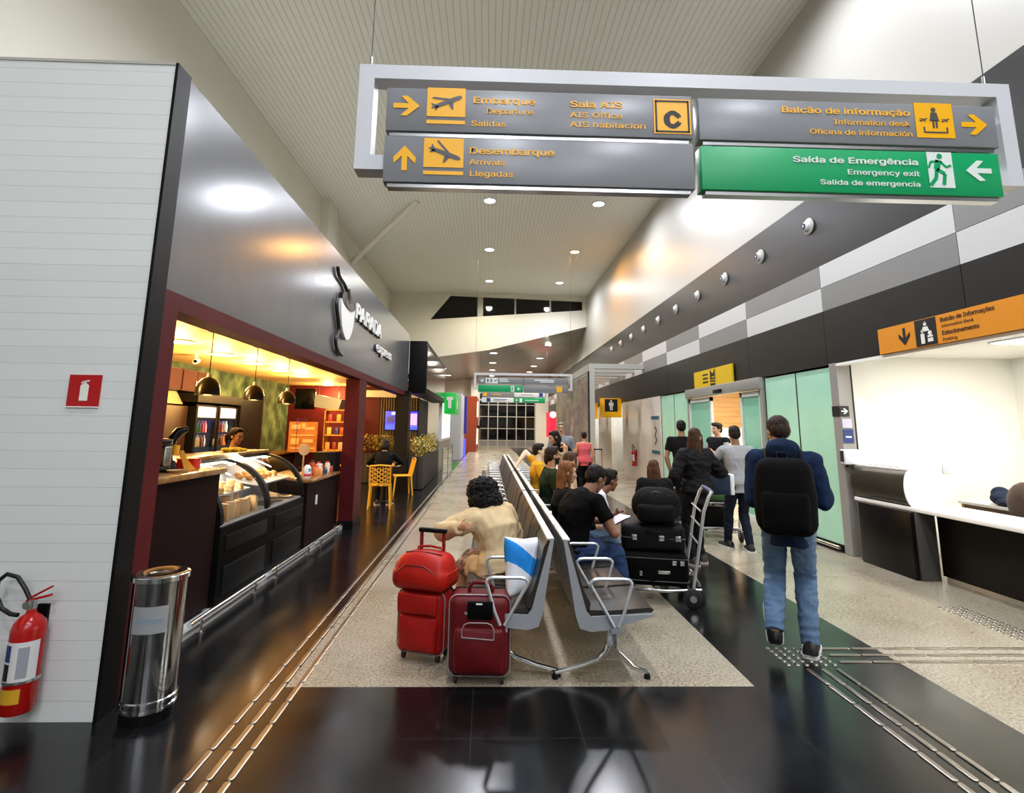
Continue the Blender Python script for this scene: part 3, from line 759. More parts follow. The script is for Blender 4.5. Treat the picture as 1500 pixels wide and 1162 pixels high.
ok = thing('orange_kiosk', 'orange lit kiosk at the far left end of the hall', 'kiosk', (-1.75, 35, 0))
okm = mat('kiosk_orange', '#8a3a1c', .4, emit='#c2501c', es=.05)
MB().box((0, 0, 0), (1.0, 6, 3.5)).build('body', okm, ok)
MB().box((1.0, 1.2, 1.45), (1.2, 2.5, 1.65), black_paint).build('awning', None, ok)
for z in (2.2, .45): MB().box((1.0, .9, z), (1.05, 1.3, z+1.0), mat('kiosk_lamp', '#fff0e0', .4, emit='#ffd9b0', es=5)).build('light_strip', None, ok)
struct('wall_left_far', MB().box((-5, 26.2, 0), (-4.9, 43, 5.5)), cream_paint)
struct('trim_11', MB().box((-1.4, 42.4, 0), (-.8, 43, 5.3)), cream_paint)

# ================================================================ LEFT WALL THINGS
bin_t = thing('waste_bin', 'chrome cylinder waste bin at the foot of the cafe jamb', 'waste bin', (-1.865, 3.36, 0))
MB().lathe([(.1, .05), (.136, .055), (.136, .735)], seg=40).build('body', noisy('bin_chrome', [(.3, '#8e9092'), (.7, '#b5b7b9')], scale=2, rough=.13, metal=1.), bin_t)
MB().lathe([(.137, .715), (.147, .72), (.147, .745), (.139, .752), (.118, .756), (.085, .738), (.085, .70)], seg=40, cap=False).build('rim', chrome, bin_t)
MB().lathe([(.0005, .722), (.0855, .722)], seg=32, cap=False).build('opening', black_paint, bin_t)
MB().lathe([(.11, 0), (.13, .002), (.13, .055)], seg=40).build('base', black_paint, bin_t)
for z in (.062, .098): MB().lathe([(.136, z), (.143, z+.004), (.143, z+.014), (.136, z+.018)], seg=40, cap=False).build('base_ring', chrome, bin_t)
def curve_patch(r, a0, a1, z0, z1, n=16):
    vs = []; 
    for i in range(n+1):
        a = a0+(a1-a0)*i/n; vs += [(r*cos(a), r*sin(a), z0), (r*cos(a), r*sin(a), z1)]
    return MB().add(vs, [(2*i, 2*i+2, 2*i+3, 2*i+1) for i in range(n)])
lab = curve_patch(.1372, -2.05, -.7, .46, .60).build('sticker', mat('bin_sticker', '#a9adb0', .5, alpha=.75), bin_t)
def wrap_text(s, size, r, amid, z, m, parent, width=None, bold=0.):
    me = text_mesh('lettering', s, size, bold, 'CENTER', .0004)
    xs_ = [v.co.x for v in me.vertices]; k = (width/(max(xs_)-min(xs_))) if width else 1
    for v in me.vertices:
        a = amid+v.co.x*k/r; rr = r+v.co.z; v.co = (rr*cos(a), rr*sin(a), z+v.co.y)
    me.materials.clear(); me.materials.append(m); return link('lettering', me, parent)
wrap_text('Socicam', .06, .1378, -1.32, .512, mat('bin_blue', '#6c93ad', .5), lab, .14)

ex = thing('fire_extinguisher', 'red fire extinguisher with white label hanging low on the white brick wall', 'fire extinguisher', (-2.445, 3.2, .1))
red_gloss = mat('red_gloss', '#a81210', .22)
MB().lathe([(.001, .0), (.07, 0), (.078, .012), (.078, .40), (.07, .435), (.045, .465), (.024, .48), (.022, .5)], seg=36).build('cylinder', red_gloss, ex)
for z0, z1, a0, a1, m_, nm in ((.16, .355, -2.9, -.15, mat('label_white', '#d8d8d8', .5), 'label'), (.06, .13, -2.6, -.9, mat('label_yellow', '#c99a22', .5), 'yellow_sticker')):
    curve_patch(.0788, a0, a1, z0, z1).build(nm, m_, ex)
for z0, z1, a0, a1, m_ in ((.26, .34, -2.35, -1.75, mat('label_blue', '#2a3a6a', .5)), (.17, .25, -2.35, -1.75, sign_black), (.18, .33, -1.3, -.7, mat('label_grey', '#9a9ca4', .5))):
    curve_patch(.0793, a0, a1, z0, z1).build('label_field', m_, ex)
MB().cyl((0, 0, .49), (0, 0, .55), .02, .018, seg=16).build('valve', steel, ex)
MB().obox(Matrix.Translation((.03, 0, .555)) @ Matrix.Rotation(-.25, 4, 'Y'), (.13, .022, .012), None, .003).build('carry_handle', red_gloss, ex)
MB().obox(Matrix.Translation((.04, 0, .585)) @ Matrix.Rotation(-.5, 4, 'Y'), (.12, .02, .01), None, .003).build('lever', red_gloss, ex)
MB().lathe([(.02, 0), (.02, .015)], c=(-.02, -.02, .52), axis='y', seg=16).build('gauge', steel, ex)
MB().tube([(-.01, 0, .535), (-.05, 0, .6), (-.1, 0, .66), (-.16, .0, .675), (-.2, 0, .64), (-.2, 0, .57), (-.16, 0, .50), (-.1, -.01, .475), (-.06, -.01, .47)], .011, seg=12).build('hose', mat('rubber_black', '#0c0c0c', .45), ex)
MB().box((-.03, .075, .3), (.03, .09, .5)).build('wall_bracket', black_paint, ex)
MB().lathe([(.0795, .15), (.082, .152), (.082, .165), (.0795, .167)], seg=36, cap=False).build('strap', steel, ex)
es = thing('extinguisher_sign', 'square red sign with a white extinguisher symbol on the brick wall', 'sign', (-2.395, 3.288, 1.78))
MB().box((-.093, -.006, -.093), (.093, 0, .093), mat('sign_red', '#b00d12', .35)).build('plate', None, es)
MB().box((-.093, -.007, -.1), (.093, 0, -.093), white_pic).build('lower_edge', None, es)
SX = frame((0, -.0065, 0), (1, 0, 0), (0, 0, 1))
shape([quad(-.022, -.06, .026, .02), [(.026*cos(a)+.002, .02+.022*sin(a)) for a in [pi*i/10 for i in range(11)]], quad(-.006, .04, .01, .055)] + stroke([(-.02, .043), (-.005, .054), (.025, .058)], .008), SX, white_pic, es, 'extinguisher_symbol')

# ================================================================ CAFE COUNTER
dark_front = noisy('counter_dark_red', [(.3, '#160607'), (.7, '#1c0809')], scale=2, rough=.55, spec=.1)
stone = noisy('counter_top_stone', [(.3, '#6d4a28'), (.6, '#8d6438'), (.8, '#a57b49')], scale=9, rough=.2)
ct = thing('counter_unit', 'dark red tall cafe counter beside the near jamb', 'counter', (-2.33, 3.62, 0))
MB().box((-.55, 0, .08), (0, 1.30, 1.17)).build('body', dark_front, ct)
MB().box((-.62, -.0, 1.17), (.05, 1.32, 1.215), bev=.006).build('worktop', stone, ct)
MB().box((-.5, .0, 0), (-.06, 1.3, .08)).build('plinth', black_paint, ct)
# glass display case: two bays
dc = thing('display_case', 'curved glass pastry display case in the cafe counter', 'display case', (-2.3, 4.97, 0))
MB().box((-.62, 0, .06), (0, 2.16, .70), bev=.006).build('base_cabinet', mat('case_black', '#040404', .6, spec=.1), dc)
for y0 in (.1, 1.2):
    MB().box((0, y0, .12), (.008, y0+.9, .36), mat('case_panel', '#0a0a0a', .5, spec=.15), bev=.003).build('grille_panel', None, dc)
    MB().box((0, y0, .48), (.008, y0+.9, .62), mat('case_panel'), bev=.003).build('front_panel', None, dc)
def arc_pts(r=1.): return [(-.02-.56*(1-cos(t)), .72+.50*sin(t)) for t in [pi/2*i/12 for i in range(13)]]
gl = mat('clear_glass', '#ffffff', .0, trans=1., ior=1.06, spec=.4)
for j, (y0, y1) in enumerate(((.05, 1.03), (1.1, 2.1))):
    mb = MB(); P_ = arc_pts(); vs = [(x, y, z) for x, z in P_ for y in (y0, y1)]
    mb.add(vs, [(2*i, 2*i+1, 2*i+3, 2*i+2) for i in range(12)])
    mb.build('curved_glass', gl, dc)
for y in (0, 1.03, 2.1):
    mb = MB(); A = arc_pts(); n = len(A)
    rs = [[(x+.012, y, z+.012), (x+.012, y+.06, z+.012), (x-.035, y+.06, z-.035), (x-.035, y, z-.035)] for x, z in A]
    mb.rings(rs); mb.build('curved_rib', mat('rib_black', '#060606', .55, spec=.2), dc)
MB().box((-.62, 0, .7), (-.6, 2.16, 1.24), mat('case_back', '#9aa0aa', .4)).build('back_panel', None, dc)
MB().box((-.9, -.05, 1.235), (-.5, 2.2, 1.275), bev=.006).build('top_shelf', stone, dc)
MB().box((-.52, -.05, 1.19), (-.49, 2.2, 1.235)).build('top_edge', black_paint, dc)
MB().box((-.6, .05, .70), (-.03, 2.1, .715), mat('case_floor', '#c7ccd2', .3)).build('lower_deck', None, dc)
sh1 = MB().box((-.59, .06, .90), (-.24, 1.02, .912), mat('case_shelf', '#cfd4da', .2)).build('inner_shelf', None, dc)
MB().box((-.59, 1.12, .92), (-.2, 2.08, .932), MATS['case_shelf']).build('inner_shelf', None, dc)
for y0, y1 in ((.1, 1.0), (1.15, 2.05)):
    MB().box((-.5, y0, 1.17), (-.47, y1, 1.185), mat('case_led', '#ffffff', .4, emit='#fff0d4', es=10)).build('light_strip', None, dc)
    lamp('lamp', 'AREA', (-.46, (y0+y1)/2, 1.16), 34, '#ffe9c4', .9, parent=dc, shape='RECTANGLE', size_y=.04, rot=(0, .35, pi/2))
# pastries: each a thing
bread = noisy('bread_crust', [(.3, '#9a5f25'), (.6, '#c98d47'), (.8, '#e0b676')], scale=18, rough=.55)
pastry = noisy('pastry_pale', [(.3, '#c79a5b'), (.7, '#ecd4a4')], scale=14, rough=.6)
wrapm = mat('wrapper_white', '#dfe2e4', .35)
def pastry_set(proto, spots, dz, group, labs):
    for i, (x, y) in enumerate(spots):
        o = proto if i == 0 else dup(proto)
        o.location = (-2.3+x, 4.97+y, dz); o['label'] = labs; o['group'] = group; o.rotation_euler = (0, 0, i*1.3)
b1 = MB().ell((0, 0, .028), (.055, .04, .03), bread).build('bread_roll', None); tag(b1, '', 'bread')
pastry_set(b1, [(-.5, 1.25), (-.4, 1.3), (-.5, 1.42), (-.38, 1.45), (-.48, 1.58), (-.36, 1.6), (-.5, 1.74), (-.38, 1.78), (-.5, 1.9), (-.36, 1.92)], .932, 'bread rolls in the far bay of the display case', 'small brown bread roll on the upper shelf of the far display bay')
b2 = MB().box((-.05, -.03, 0), (.05, .03, .06), pastry, bev=.018).build('sandwich', None); tag(b2, '', 'sandwich')
pastry_set(b2, [(-.4, .16), (-.28, .22), (-.42, .33), (-.28, .42), (-.42, .52), (-.28, .62), (-.42, .72), (-.28, .84), (-.42, .92)], .912, 'sandwiches in the near bay of the display case', 'pale wrapped sandwich on the upper shelf of the near display bay')
b3 = MB().box((-.022, -.05, 0), (.022, .05, .15), mat('carton_beige', '#d8b98a', .5), bev=.006).build('snack_pack', None); tag(b3, '', 'snack pack')
pastry_set(b3, [(-.12, .14), (-.12, .26), (-.13, .38), (-.12, .5), (-.12, .62), (-.13, .74), (-.12, .86), (-.3, .2), (-.3, .4), (-.3, .6), (-.3, .8)], .715, 'snack packs standing on the deck of the display case', 'beige snack pack standing on the lower deck of the near display bay')
b4 = MB().lathe([(.001, 0), (.1, 0), (.12, .02), (.11, .022), (.09, .006)], seg=24).build('steel_tray', steel); tag(b4, '', 'tray')
pastry_set(b4, [(-.2, 1.3), (-.2, 1.6), (-.2, 1.9)], .716, 'trays on the deck of the far display bay', 'round steel tray on the lower deck of the far display bay')
# low counter after the case
lc_ = thing('counter_unit', 'lower dark cafe counter between the display case and the red pillar', 'counter', (-2.28, 7.16, 0))
MB().box((-.5, 0, .06), (0, 1.32, .86)).build('body', dark_front, lc_)
MB().box((-.52, 0, .86), (.05, 1.33, .9), bev=.01).build('worktop', stone, lc_)
MB().box((0, .35, .55), (.008, .42, .67), alu_white).build('wall_socket', None, lc_)
bl = thing('black_cabinet', 'black tall side cabinet against the dark red pillar', 'cabinet', (-2.66, 8.5, 0))
MB().box((0, 0, 0), (.33, .33, 1.18), bev=.004).build('body', black_paint, bl)
# foot rail
fr_ = thing('foot_rail', 'chrome foot rail on little posts along the cafe counter', 'rail', (-2.2, 4.4, 0))
for y0, y1 in ((0, 1.35), (1.5, 2.9), (3.05, 4.2)):
    MB().tube([(0, y0, .11), (0, y1, .11)], .019, seg=12).build('bar', chrome, fr_)
    for y in (y0+.18, y1-.18):
        p = MB().cyl((0, y, .0), (0, y, .1), .01, seg=10).build('post', chrome, fr_)
        MB().cyl((0, y, 0), (0, y, .008), .035, seg=16).build('foot_disc', chrome, p)
struct('trim_12', MB().box((-2.45, 3.62, 0), (-2.235, 8.83, .05)), mat('plinth_grey', '#b9b9b7', .4))

# things on the counter
def simple(name, label, cat, loc, mb, m=None, group=None, rz=0):
    o = mb.build(name, m); o.location = loc; o.rotation_euler = (0, 0, rz); return tag(o, label, cat, group)
rbx = thing('red_box', 'red box standing on the tall cafe counter', 'box', (-2.56, 4.83, 1.215), .1)
MB().box((-.07, -.07, 0), (.07, .07, .075), mat('box_red', '#c81a14', .4), bev=.004).build('body', None, rbx); MB().box((-.075, -.075, .075), (.075, .075, .085), mat('box_red')).build('lid', None, rbx)
jc = thing('juicer', 'dark citrus juicer with a yellow neck at the near end of the counter', 'juicer', (-2.62, 4.6, 1.215))
MB().lathe([(.001, 0), (.085, 0), (.09, .02), (.075, .05), (.06, .08)], seg=24).build('base', black_gloss, jc)
MB().tube([(0, 0, .05), (0, .01, .16), (.01, .03, .25), (.04, .06, .31), (.1, .09, .335)], [.045, .04, .036, .04, .02], seg=14).build('arm', black_gloss, jc)
MB().cyl((.05, .02, .12), (.05, .03, .2), .028, .03, seg=14).build('yellow_cup', mat('plain_yellow', '#e8ac1e', .4), jc)
cm = thing('coffee_machine', 'small dark coffee machine at the near end of the cafe counter', 'coffee machine', (-2.62, 4.36, 1.215))
MB().box((-.12, -.1, 0), (.12, .1, .05), bev=.01).build('base', black_gloss, cm); MB().box((-.12, .0, .05), (.12, .1, .2), bev=.01).build('back', steel, cm); MB().box((-.12, -.1, .2), (.12, .1, .26), bev=.02).build('head', black_gloss, cm)
MB().cyl((0, -.05, .2), (0, -.05, .16), .03, seg=14).build('spout', chrome, cm)
fb = thing('yellow_board', 'yellow folded card board leaning on the near counter', 'card', (-2.47, 4.66, 1.215), .9)
MB().prism([(-.03, 0), (.03, 0), (-.05, .16), (-.08, .15)], (0, 0, 0), (1, 0, 0), (0, 0, 1), (0, .012, 0), mat('card_yellow', '#d99a22', .5)).build('face', None, fb)
MB().prism([(.03, 0), (.08, 0), (-.03, .13), (-.05, .16)], (0, .05, 0), (1, 0, 0), (0, 0, 1), (0, .012, 0), mat('card_yellow')).build('prop', None, fb)
for i, (x, y, c) in enumerate(((-2.8, 4.5, '#8f6a3c'), (-2.42, 4.42, '#b7905a'))):
    simple('wooden_tray', ['small wooden tray on the tall counter behind the yellow card', 'small pale tray on the tall counter before the yellow card'][i], 'tray', (x, y, 1.215), MB().lathe([(.001, 0), (.07, 0), (.08, .02), (.075, .02), (.066, .006)], seg=20), mat('tray_'+c[1:], c, .5))
nc = thing('napkin_holder', 'small napkin holder between red box and glass display', 'napkin holder', (-2.78, 4.78, 1.215))
MB().box((-.05, -.03, 0), (.05, .03, .06), steel, bev=.004).build('holder', None, nc); MB().box((-.04, -.02, .02), (.04, .02, .085), wrapm).build('napkins', None, nc)
clo = MB()
for i in range(6): clo.ell((i*.05-.12, .02*sin(i*2), .02+.008*cos(i*3)), (.05, .045, .022), None)
simple('yellow_cloth', 'yellow cloth lying on top of the display case', 'cloth', (-2.95, 6.5, 1.275), clo, mat('cloth_yellow', '#e2b81d', .8), rz=1.2)
# plexiglass screen and things behind it
px_ = thing('plexiglass_screen', 'clear plexiglass screen standing on the low cafe counter', 'screen', (-2.5, 7.25, .9))
MB().box((-.004, 0, 0), (.004, 1.2, .78)).build('pane', mat('plexi', '#fff4ea', .03, trans=1., ior=1.05), px_)
for y in (.1, 1.05): MB().box((-.05, y, 0), (.05, y+.04, .03)).build('foot', steel, px_)
bt = thing('squeeze_bottle', 'white bottle with red and blue print on the low counter', 'bottle', (-2.36, 7.35, .9))
MB().lathe([(.001, 0), (.045, 0), (.05, .01), (.05, .13), (.03, .165), (.016, .175)], seg=22).build('body', wrapm, bt)
curve_patch(.0507, -2.2, .3, .03, .06).build('red_band', mat('band_red', '#cc3a34', .5), bt); curve_patch(.0507, -1., .6, .09, .13).build('blue_band', mat('band_blue', '#5aa0c8', .5), bt)
MB().cyl((0, 0, .17), (0, 0, .21), .015, .01, seg=12).build('cap', black_paint, bt)
oc = ['#c9642c', '#d98a4c', '#b84a28', '#e0a060', '#ddd3c4', '#3b4a70', '#c8784a', '#ead9c0', '#a84a34']
oj = [(-2.42, 7.62, .09), (-2.36, 7.72, .14), (-2.45, 7.84, .2), (-2.36, 7.9, .1), (-2.42, 8.02, .17), (-2.36, 8.12, .08), (-2.45, 8.22, .13), (-2.38, 8.31, .16), (-2.36, 8.41, .1)]
cw = ['orange', 'tan', 'brick red', 'sandy', 'cream', 'navy blue', 'copper', 'ivory', 'russet']
for i, ((x, y, h), c) in enumerate(zip(oj, oc)):
    t = thing('sauce_jar', f'{cw[i]} jar in the cluster on the low counter behind the plexiglass', 'jar', (x, y, .9), 0, 'jars behind the plexiglass')
    MB().lathe([(.001, 0), (.035, 0), (.038, .01), (.038, h*.75), (.026, h*.9)], seg=18).build('body', mat('jar'+c[1:], c, .35), t)
    MB().cyl((0, 0, h*.88), (0, 0, h), .028, seg=16).build('lid', mat('jarlid'+c[1:], ['#eeeeee', '#cc3a2a', '#222222'][i % 3], .4), t)
pw = thing('round_stand_sign', 'round pale disc on a short stand behind the jars', 'stand', (-2.62, 7.95, .9))
MB().lathe([(.001, 0), (.05, 0), (.05, .012), (.012, .02), (.01, .26)], seg=18).build('stand', wrapm, pw)
MB().lathe([(.001, -.008), (.075, -.008), (.08, 0), (.075, .008), (.001, .008)], c=(0, 0, .34), axis='y', seg=28).build('disc', wrapm, pw)

# back of the cafe
cab = mat('cabinet_red', '#3c0f09', .6, spec=.15)
for i, y in enumerate((9.0, 10.05)):
    t = thing('wall_cabinet', ['red wall cabinet nearest the jamb in the cafe back', 'red wall cabinet behind the first pendant lamp'][i], 'cabinet', (-5.62, y, 2.18), 0, 'red wall cabinets')
    MB().box((-.36, 0, 0), (0, 1.02, .4), bev=.004).build('body', mat('cabinet_body', '#3a1a10', .5), t)
    d = MB().box((0, .02, .02), (.02, .5, .38), cab).build('door', None, t); MB().box((.02, .45, .08), (.035, .47, .2), steel).build('handle', None, d)
    d = MB().box((0, .52, .02), (.02, 1.0, .38), cab).build('door', None, t); MB().box((.02, .55, .08), (.035, .57, .2), steel).build('handle', None, d)
hd = thing('cooker_hood', 'pale metal hood under the red wall cabinets', 'hood', (-5.62, 8.5, 1.93))
MB().prism([(-.36, 0), (.05, 0), (-.1, .25), (-.36, .25)], (0, 0, 0), (1, 0, 0), (0, 0, 1), (0, 1.6, 0), mat('hood_metal', '#a59a80', .4)).build('hood', None, hd)
bp_ = thing('tall_panel', 'dark brown tall cupboard left of the drink fridges', 'cupboard', (-5.7, 8.4, 0))
MB().box((-.28, 0, 0), (.2, 1.75, 1.9), bev=.004).build('body', mat('cupboard_brown', '#2c180d', .5), bp_); MB().box((.2, .85, .05), (.206, .86, 1.85), black_paint).build('door_gap', None, bp_)
fh = thing('fridge_surround', 'black tall housing around the two drink fridges', 'housing', (-5.95, 10.16, 0))
MB().box((0, -.02, 1.98), (.62, 2.9, 2.14)).build('top', black_paint, fh); MB().box((0, 1.74, 0), (.62, 2.9, 1.98)).build('side', black_paint, fh)
drink_cols = ['#3f7a4a', '#b03a2c', '#d8c8a0', '#6a3a20', '#c8782c']
dprot = {}
def drink(c):
    if c not in dprot: dprot[c] = MB().lathe([(.001, 0), (.032, 0), (.034, .01), (.034, .13), (.014, .19), (.014, .22)], seg=12).mesh('drink_bottle'); dprot[c].materials.append(mat('drink'+c[1:], c, .3))
    return dprot[c]
for i, y in enumerate((10.2, 11.05)):
    f = thing('drink_fridge', ['left glass door drink fridge glowing in the cafe back', 'right glass door drink fridge, beside the cashier'][i], 'fridge', (-5.95, y, 0), 0, 'drink fridges')
    b = MB(); b.box((0, 0, 0), (.05, .8, 1.94)); b.box((0, 0, 0), (.55, .05, 1.94)); b.box((0, .75, 0), (.55, .8, 1.94)); b.box((0, 0, 0), (.55, .8, .12)); b.box((0, 0, 1.9), (.55, .8, 1.94)); b.build('body', black_paint, f)
    MB().box((.05, .05, .13), (.06, .75, 1.7), mat('fridge_glow', '#e8f0f4', .5, emit='#e8f2ff', es=5)).build('liner', None, f)
    d = MB(); d.box((.55, 0, .1), (.58, .06, 1.92)); d.box((.55, .74, .1), (.58, .8, 1.92)); d.box((.55, .06, .1), (.58, .74, .16)); d.box((.55, .06, 1.68), (.58, .74, 1.7))
    dd = d.build('door', black_paint, f); MB().box((.58, .7, .8), (.61, .72, 1.3), chrome).build('handle', None, dd); MB().box((.56, .06, .16), (.565, .74, 1.68), gl).build('pane', None, dd)
    MB().box((.5, .05, 1.7), (.572, .75, 1.9), mat('fridge_header', '#b7b4c0', .4, emit='#c8c6d8', es=.8)).build('header', None, f)
    lamp('lamp', 'AREA', (.5, .68, .95), 6, '#eef4ff', 1.4, parent=f, shape='RECTANGLE', size_y=.04, rot=(0, pi/2, 0))
    for z in (.45, .8, 1.15, 1.42):
        MB().box((.06, .05, z-.012), (.5, .75, z)).build('shelf', steel, f)
        for k in range(6):
            o = link('drink_bottle', drink(drink_cols[(k//2+int(z*10)+i) % 5])); o.location = (-5.95+.42, y+.12+k*.11, z)
            tag(o, f'small drink bottle on a shelf of the {["left", "right"][i]} glass door fridge', 'bottle', f'bottles in the {["left", "right"][i]} fridge')
# pendants
for j, y in enumerate((6.82, 8.15, 9.47)):
    t = thing('pendant_lamp', ['first black dome pendant lamp, nearest the jamb', 'second black dome pendant lamp, the middle one of three', 'third black dome pendant lamp, nearest the red pillar'][j], 'pendant lamp', (-3.48, y, 2.75), 0, 'pendant lamps over the cafe counter')
    MB().lathe([(.001, 0), (.07, 0), (.07, -.012), (.02, -.03)], seg=24).build('canopy', black_paint, t)
    MB().tube([(0, 0, -.02), (0, 0, -.56)], .006).build('cord', black_paint, t)
    MB().cyl((0, 0, -.54), (0, 0, -.6), .025, .03, seg=16).build('cap', alu_white, t)
    MB().lathe([(.03, -.59), (.075, -.61), (.115, -.66), (.138, -.73), (.143, -.81), (.14, -.81), (.134, -.73), (.11, -.67), (.07, -.625)], seg=32, cap=False).build('shade', noisy('shade_black', [(.4, '#120d06'), (.6, '#1d150b')], scale=4, rough=.25), t)
    MB().ell((0, 0, -.74), (.035, .035, .05), mat('bulb', '#ffe0a0', .4, emit='#ffcf80', es=60)).build('bulb', None, t)
    lamp('lamp', 'POINT', (0, 0, -.82), 9, '#ffbf66', .04, parent=t)
# screen, boards and shelf at the far side of the cafe
simple('menu_board', 'dark blank menu screen hanging high at the far side of the cafe', 'menu board', (-5.02, 15.0, 2.0), MB().box((-.27, 0, 0), (.27, .06, .56), black_gloss, bev=.005))
dp = thing('ceiling_cassette', 'grey hanging tray unit beside the black menu screen', 'air unit', (-4.4, 15.0, 1.97))
MB().prism([(-.38, .45), (.38, .3), (.3, 0), (-.36, .1)], (0, 0, 0), (1, 0, 0), (0, 0, 1), (0, .5, 0), mat('unit_grey', '#8f98a4', .35)).build('body', None, dp)
for x in (-.3, .25): MB().tube([(x, .2, .3), (x, .2, .78)], .008).build('rod', steel, dp)
pb_ = thing('wooden_menu_board', 'tan wooden board with raised shapes standing behind the plexiglass', 'board', (-4.97, 14.9, .861))
tan = noisy('tan_board', [(.3, '#a8672e'), (.7, '#c98a4a')], scale=5, rough=.5); tan2 = mat('tan_relief', '#e6c08a', .5)
MB().box((-.38, 0, 0), (.38, .03, .8), tan).build('panel', None, pb_)
for (x0, z0, x1, z1) in ((-.32, .6, -.08, .72), (-.05, .62, .05, .76), (.05, .58, .3, .66), (-.32, .42, .3, .46), (-.3, .2, -.1, .36), (0, .24, .28, .34), (-.32, .08, .32, .12)):
    MB().box((x0, -.02, z0), (x1, 0, z1), tan2, bev=.006).build('relief', None, pb_)
ys_ = thing('display_shelf', 'yellow wooden shelf with goods beside the dark red pillar', 'shelf', (-4.15, 14.9, .0))
ywd = mat('shelf_yellow', '#d9a13c', .5)
for x in (-.28, .26): MB().box((x, 0, 0), (x+.03, .35, 2.0), ywd).build('upright', None, ys_)
for z in (.5, .9, 1.3, 1.65, 1.97): MB().box((-.28, 0, z), (.29, .35, z+.03), ywd).build('board', None, ys_)
for i, (x, z, c) in enumerate(((-.18, .93, '#d8a05a'), (0, .93, '#8a3a2a'), (.16, .93, '#c9b090'), (-.16, 1.33, '#e8c878'), (.04, 1.33, '#3a3a8a'), (.18, 1.33, '#b0522a'), (-.15, 1.68, '#c03a3a'), (.08, 1.68, '#e0b860'))):
    simple('snack_bag', ['tan', 'dark red', 'grey beige', 'straw yellow', 'blue', 'rust', 'bright red', 'golden'][i]+' snack bag on the yellow shelf', 'snack bag', (-4.15+x, 15.02, z), MB().box((-.06, -.03, 0), (.06, .03, .2), mat('bag'+c[1:], c, .4), bev=.02), None, 'snack bags on the yellow shelf')
bc = thing('back_counter', 'long dark back counter along the mossy cafe wall', 'counter', (-5.98, 13.1, 0))
MB().box((0, 0, 0), (.6, 3.1, .82)).build('body', dark_front, bc); MB().box((0, 0, .82), (.64, 3.1, .86)).build('worktop', stone, bc)
scm = thing('security_camera', 'small white security camera under the cafe ceiling', 'camera', (-5.0, 9.3, 2.75))
MB().cyl((0, 0, 0), (0, 0, -.06), .03, .02, seg=14).build('mount', alu_white, scm); MB().cyl((0, .06, -.1), (.05, -.1, -.13), .045, .045, seg=18).build('body', alu_white, scm); MB().cyl((.05, -.1, -.13), (.053, -.108, -.132), .03, .03, seg=16).build('lens', black_gloss, scm)
# television on the slatted wall
tv = thing('television', 'television with a bright blue picture on the slatted wall', 'television', (-2.6, 16.44, 1.45))
MB().box((-.5, 0, 0), (.5, .06, .58), bev=.005).build('housing', black_paint, tv)
scr = mat('tv_blue', '#0a1cff', .3, emit='#1428ff', es=1.8)
MB().box((-.48, -.004, .02), (.48, .0, .56), scr).build('screen', None, tv)
for x0, z0, x1, z1, c in ((-.42, .22, -.2, .42, '#0a0f60'), (.02, .3, .14, .5, '#0a0f60'), (-.1, .2, .12, .36, '#b8c8ff'), (-.3, .46, -.05, .54, '#9ab0ff'), (.2, .1, .46, .5, '#d89ad8'), (-.48, .02, .48, .16, '#2a50ff')):
    MB().box((x0, -.006, z0), (x1, -.003, z1), mat('tv_'+c[1:], c, .3, emit=c, es=1.2)).build('picture_field', None, tv)

# seating: yellow chairs, table, planters
ypl = mat('yellow_plastic', '#d9a41c', .4)
def yellow_chair(loc, rz, label):
    t = thing('yellow_chair', label, 'chair', loc, rz, 'yellow cafe chairs')
    MB().box((-.2, -.2, .43), (.2, .2, .455), bev=.012).build('seat', ypl, t)
    for x, y in ((-.18, -.18), (.18, -.18), (-.18, .18), (.18, .18)):
        MB().cap((x, y, .44), (x*1.15, y*1.22, .012), .022, .016, seg=10).build('leg', ypl, t)
    b = MB(); yb = lambda z: -.19-.09*(z-.44)/.4
    for x in (-.2, .2): b.cap((x*.98, yb(.44), .44), (x*.96, yb(.82), .82), .016, .014, seg=8)
    b.tube([(-.19, yb(.82), .82), (0, yb(.84)-.012, .835), (.19, yb(.82), .82)], .016, seg=8)
    for k in range(9):
        z = .47+k*.038
        b.tube([(-.195+.39*i/24, yb(z)-.008, z+.013*sin(i/24*2*pi*3+(k % 2)*pi)-.02*cos((i/24-.5)*pi)) for i in range(25)], .0085, seg=6)
    for k in range(7): b.tube([(-.15+.05*k, yb(.47), .45), (-.15+.05*k, yb(.8), .8)], .006, seg=6)
    b.build('backrest', ypl, t)
    return t
yellow_chair((-2.1, 11.05, 0), .12, 'yellow plastic chair with wavy openwork back on which the cafe customer sits')
yellow_chair((-2.0, 13.1, 0), 1.9, 'empty yellow plastic chair on the far side of the cafe table')
tb = thing('cafe_table', 'small cafe table with white top in front of the seated customer', 'table', (-2.2, 12.0, 0))
MB().box((-.33, -.33, .74), (.33, .33, .765), mat('table_top', '#cbb287', .4), bev=.006).build('table_top', None, tb); MB().cyl((0, 0, .02), (0, 0, .74), .035, seg=16).build('column', black_paint, tb); MB().lathe([(.001, 0), (.22, 0), (.22, .015), (.05, .03)], seg=24).build('base', black_paint, tb)
simple('plate', 'white plate on the cafe table', 'plate', (-2.35, 11.9, .765), MB().lathe([(.001, 0), (.06, 0), (.11, .015), (.108, .018), (.06, .004)], seg=24), wrapm)
simple('tablet_case', 'dark flat case lying at the right edge of the cafe table', 'case', (-1.98, 12.0, .765), MB().box((-.08, -.06, 0), (.08, .06, .03), black_paint, bev=.004))
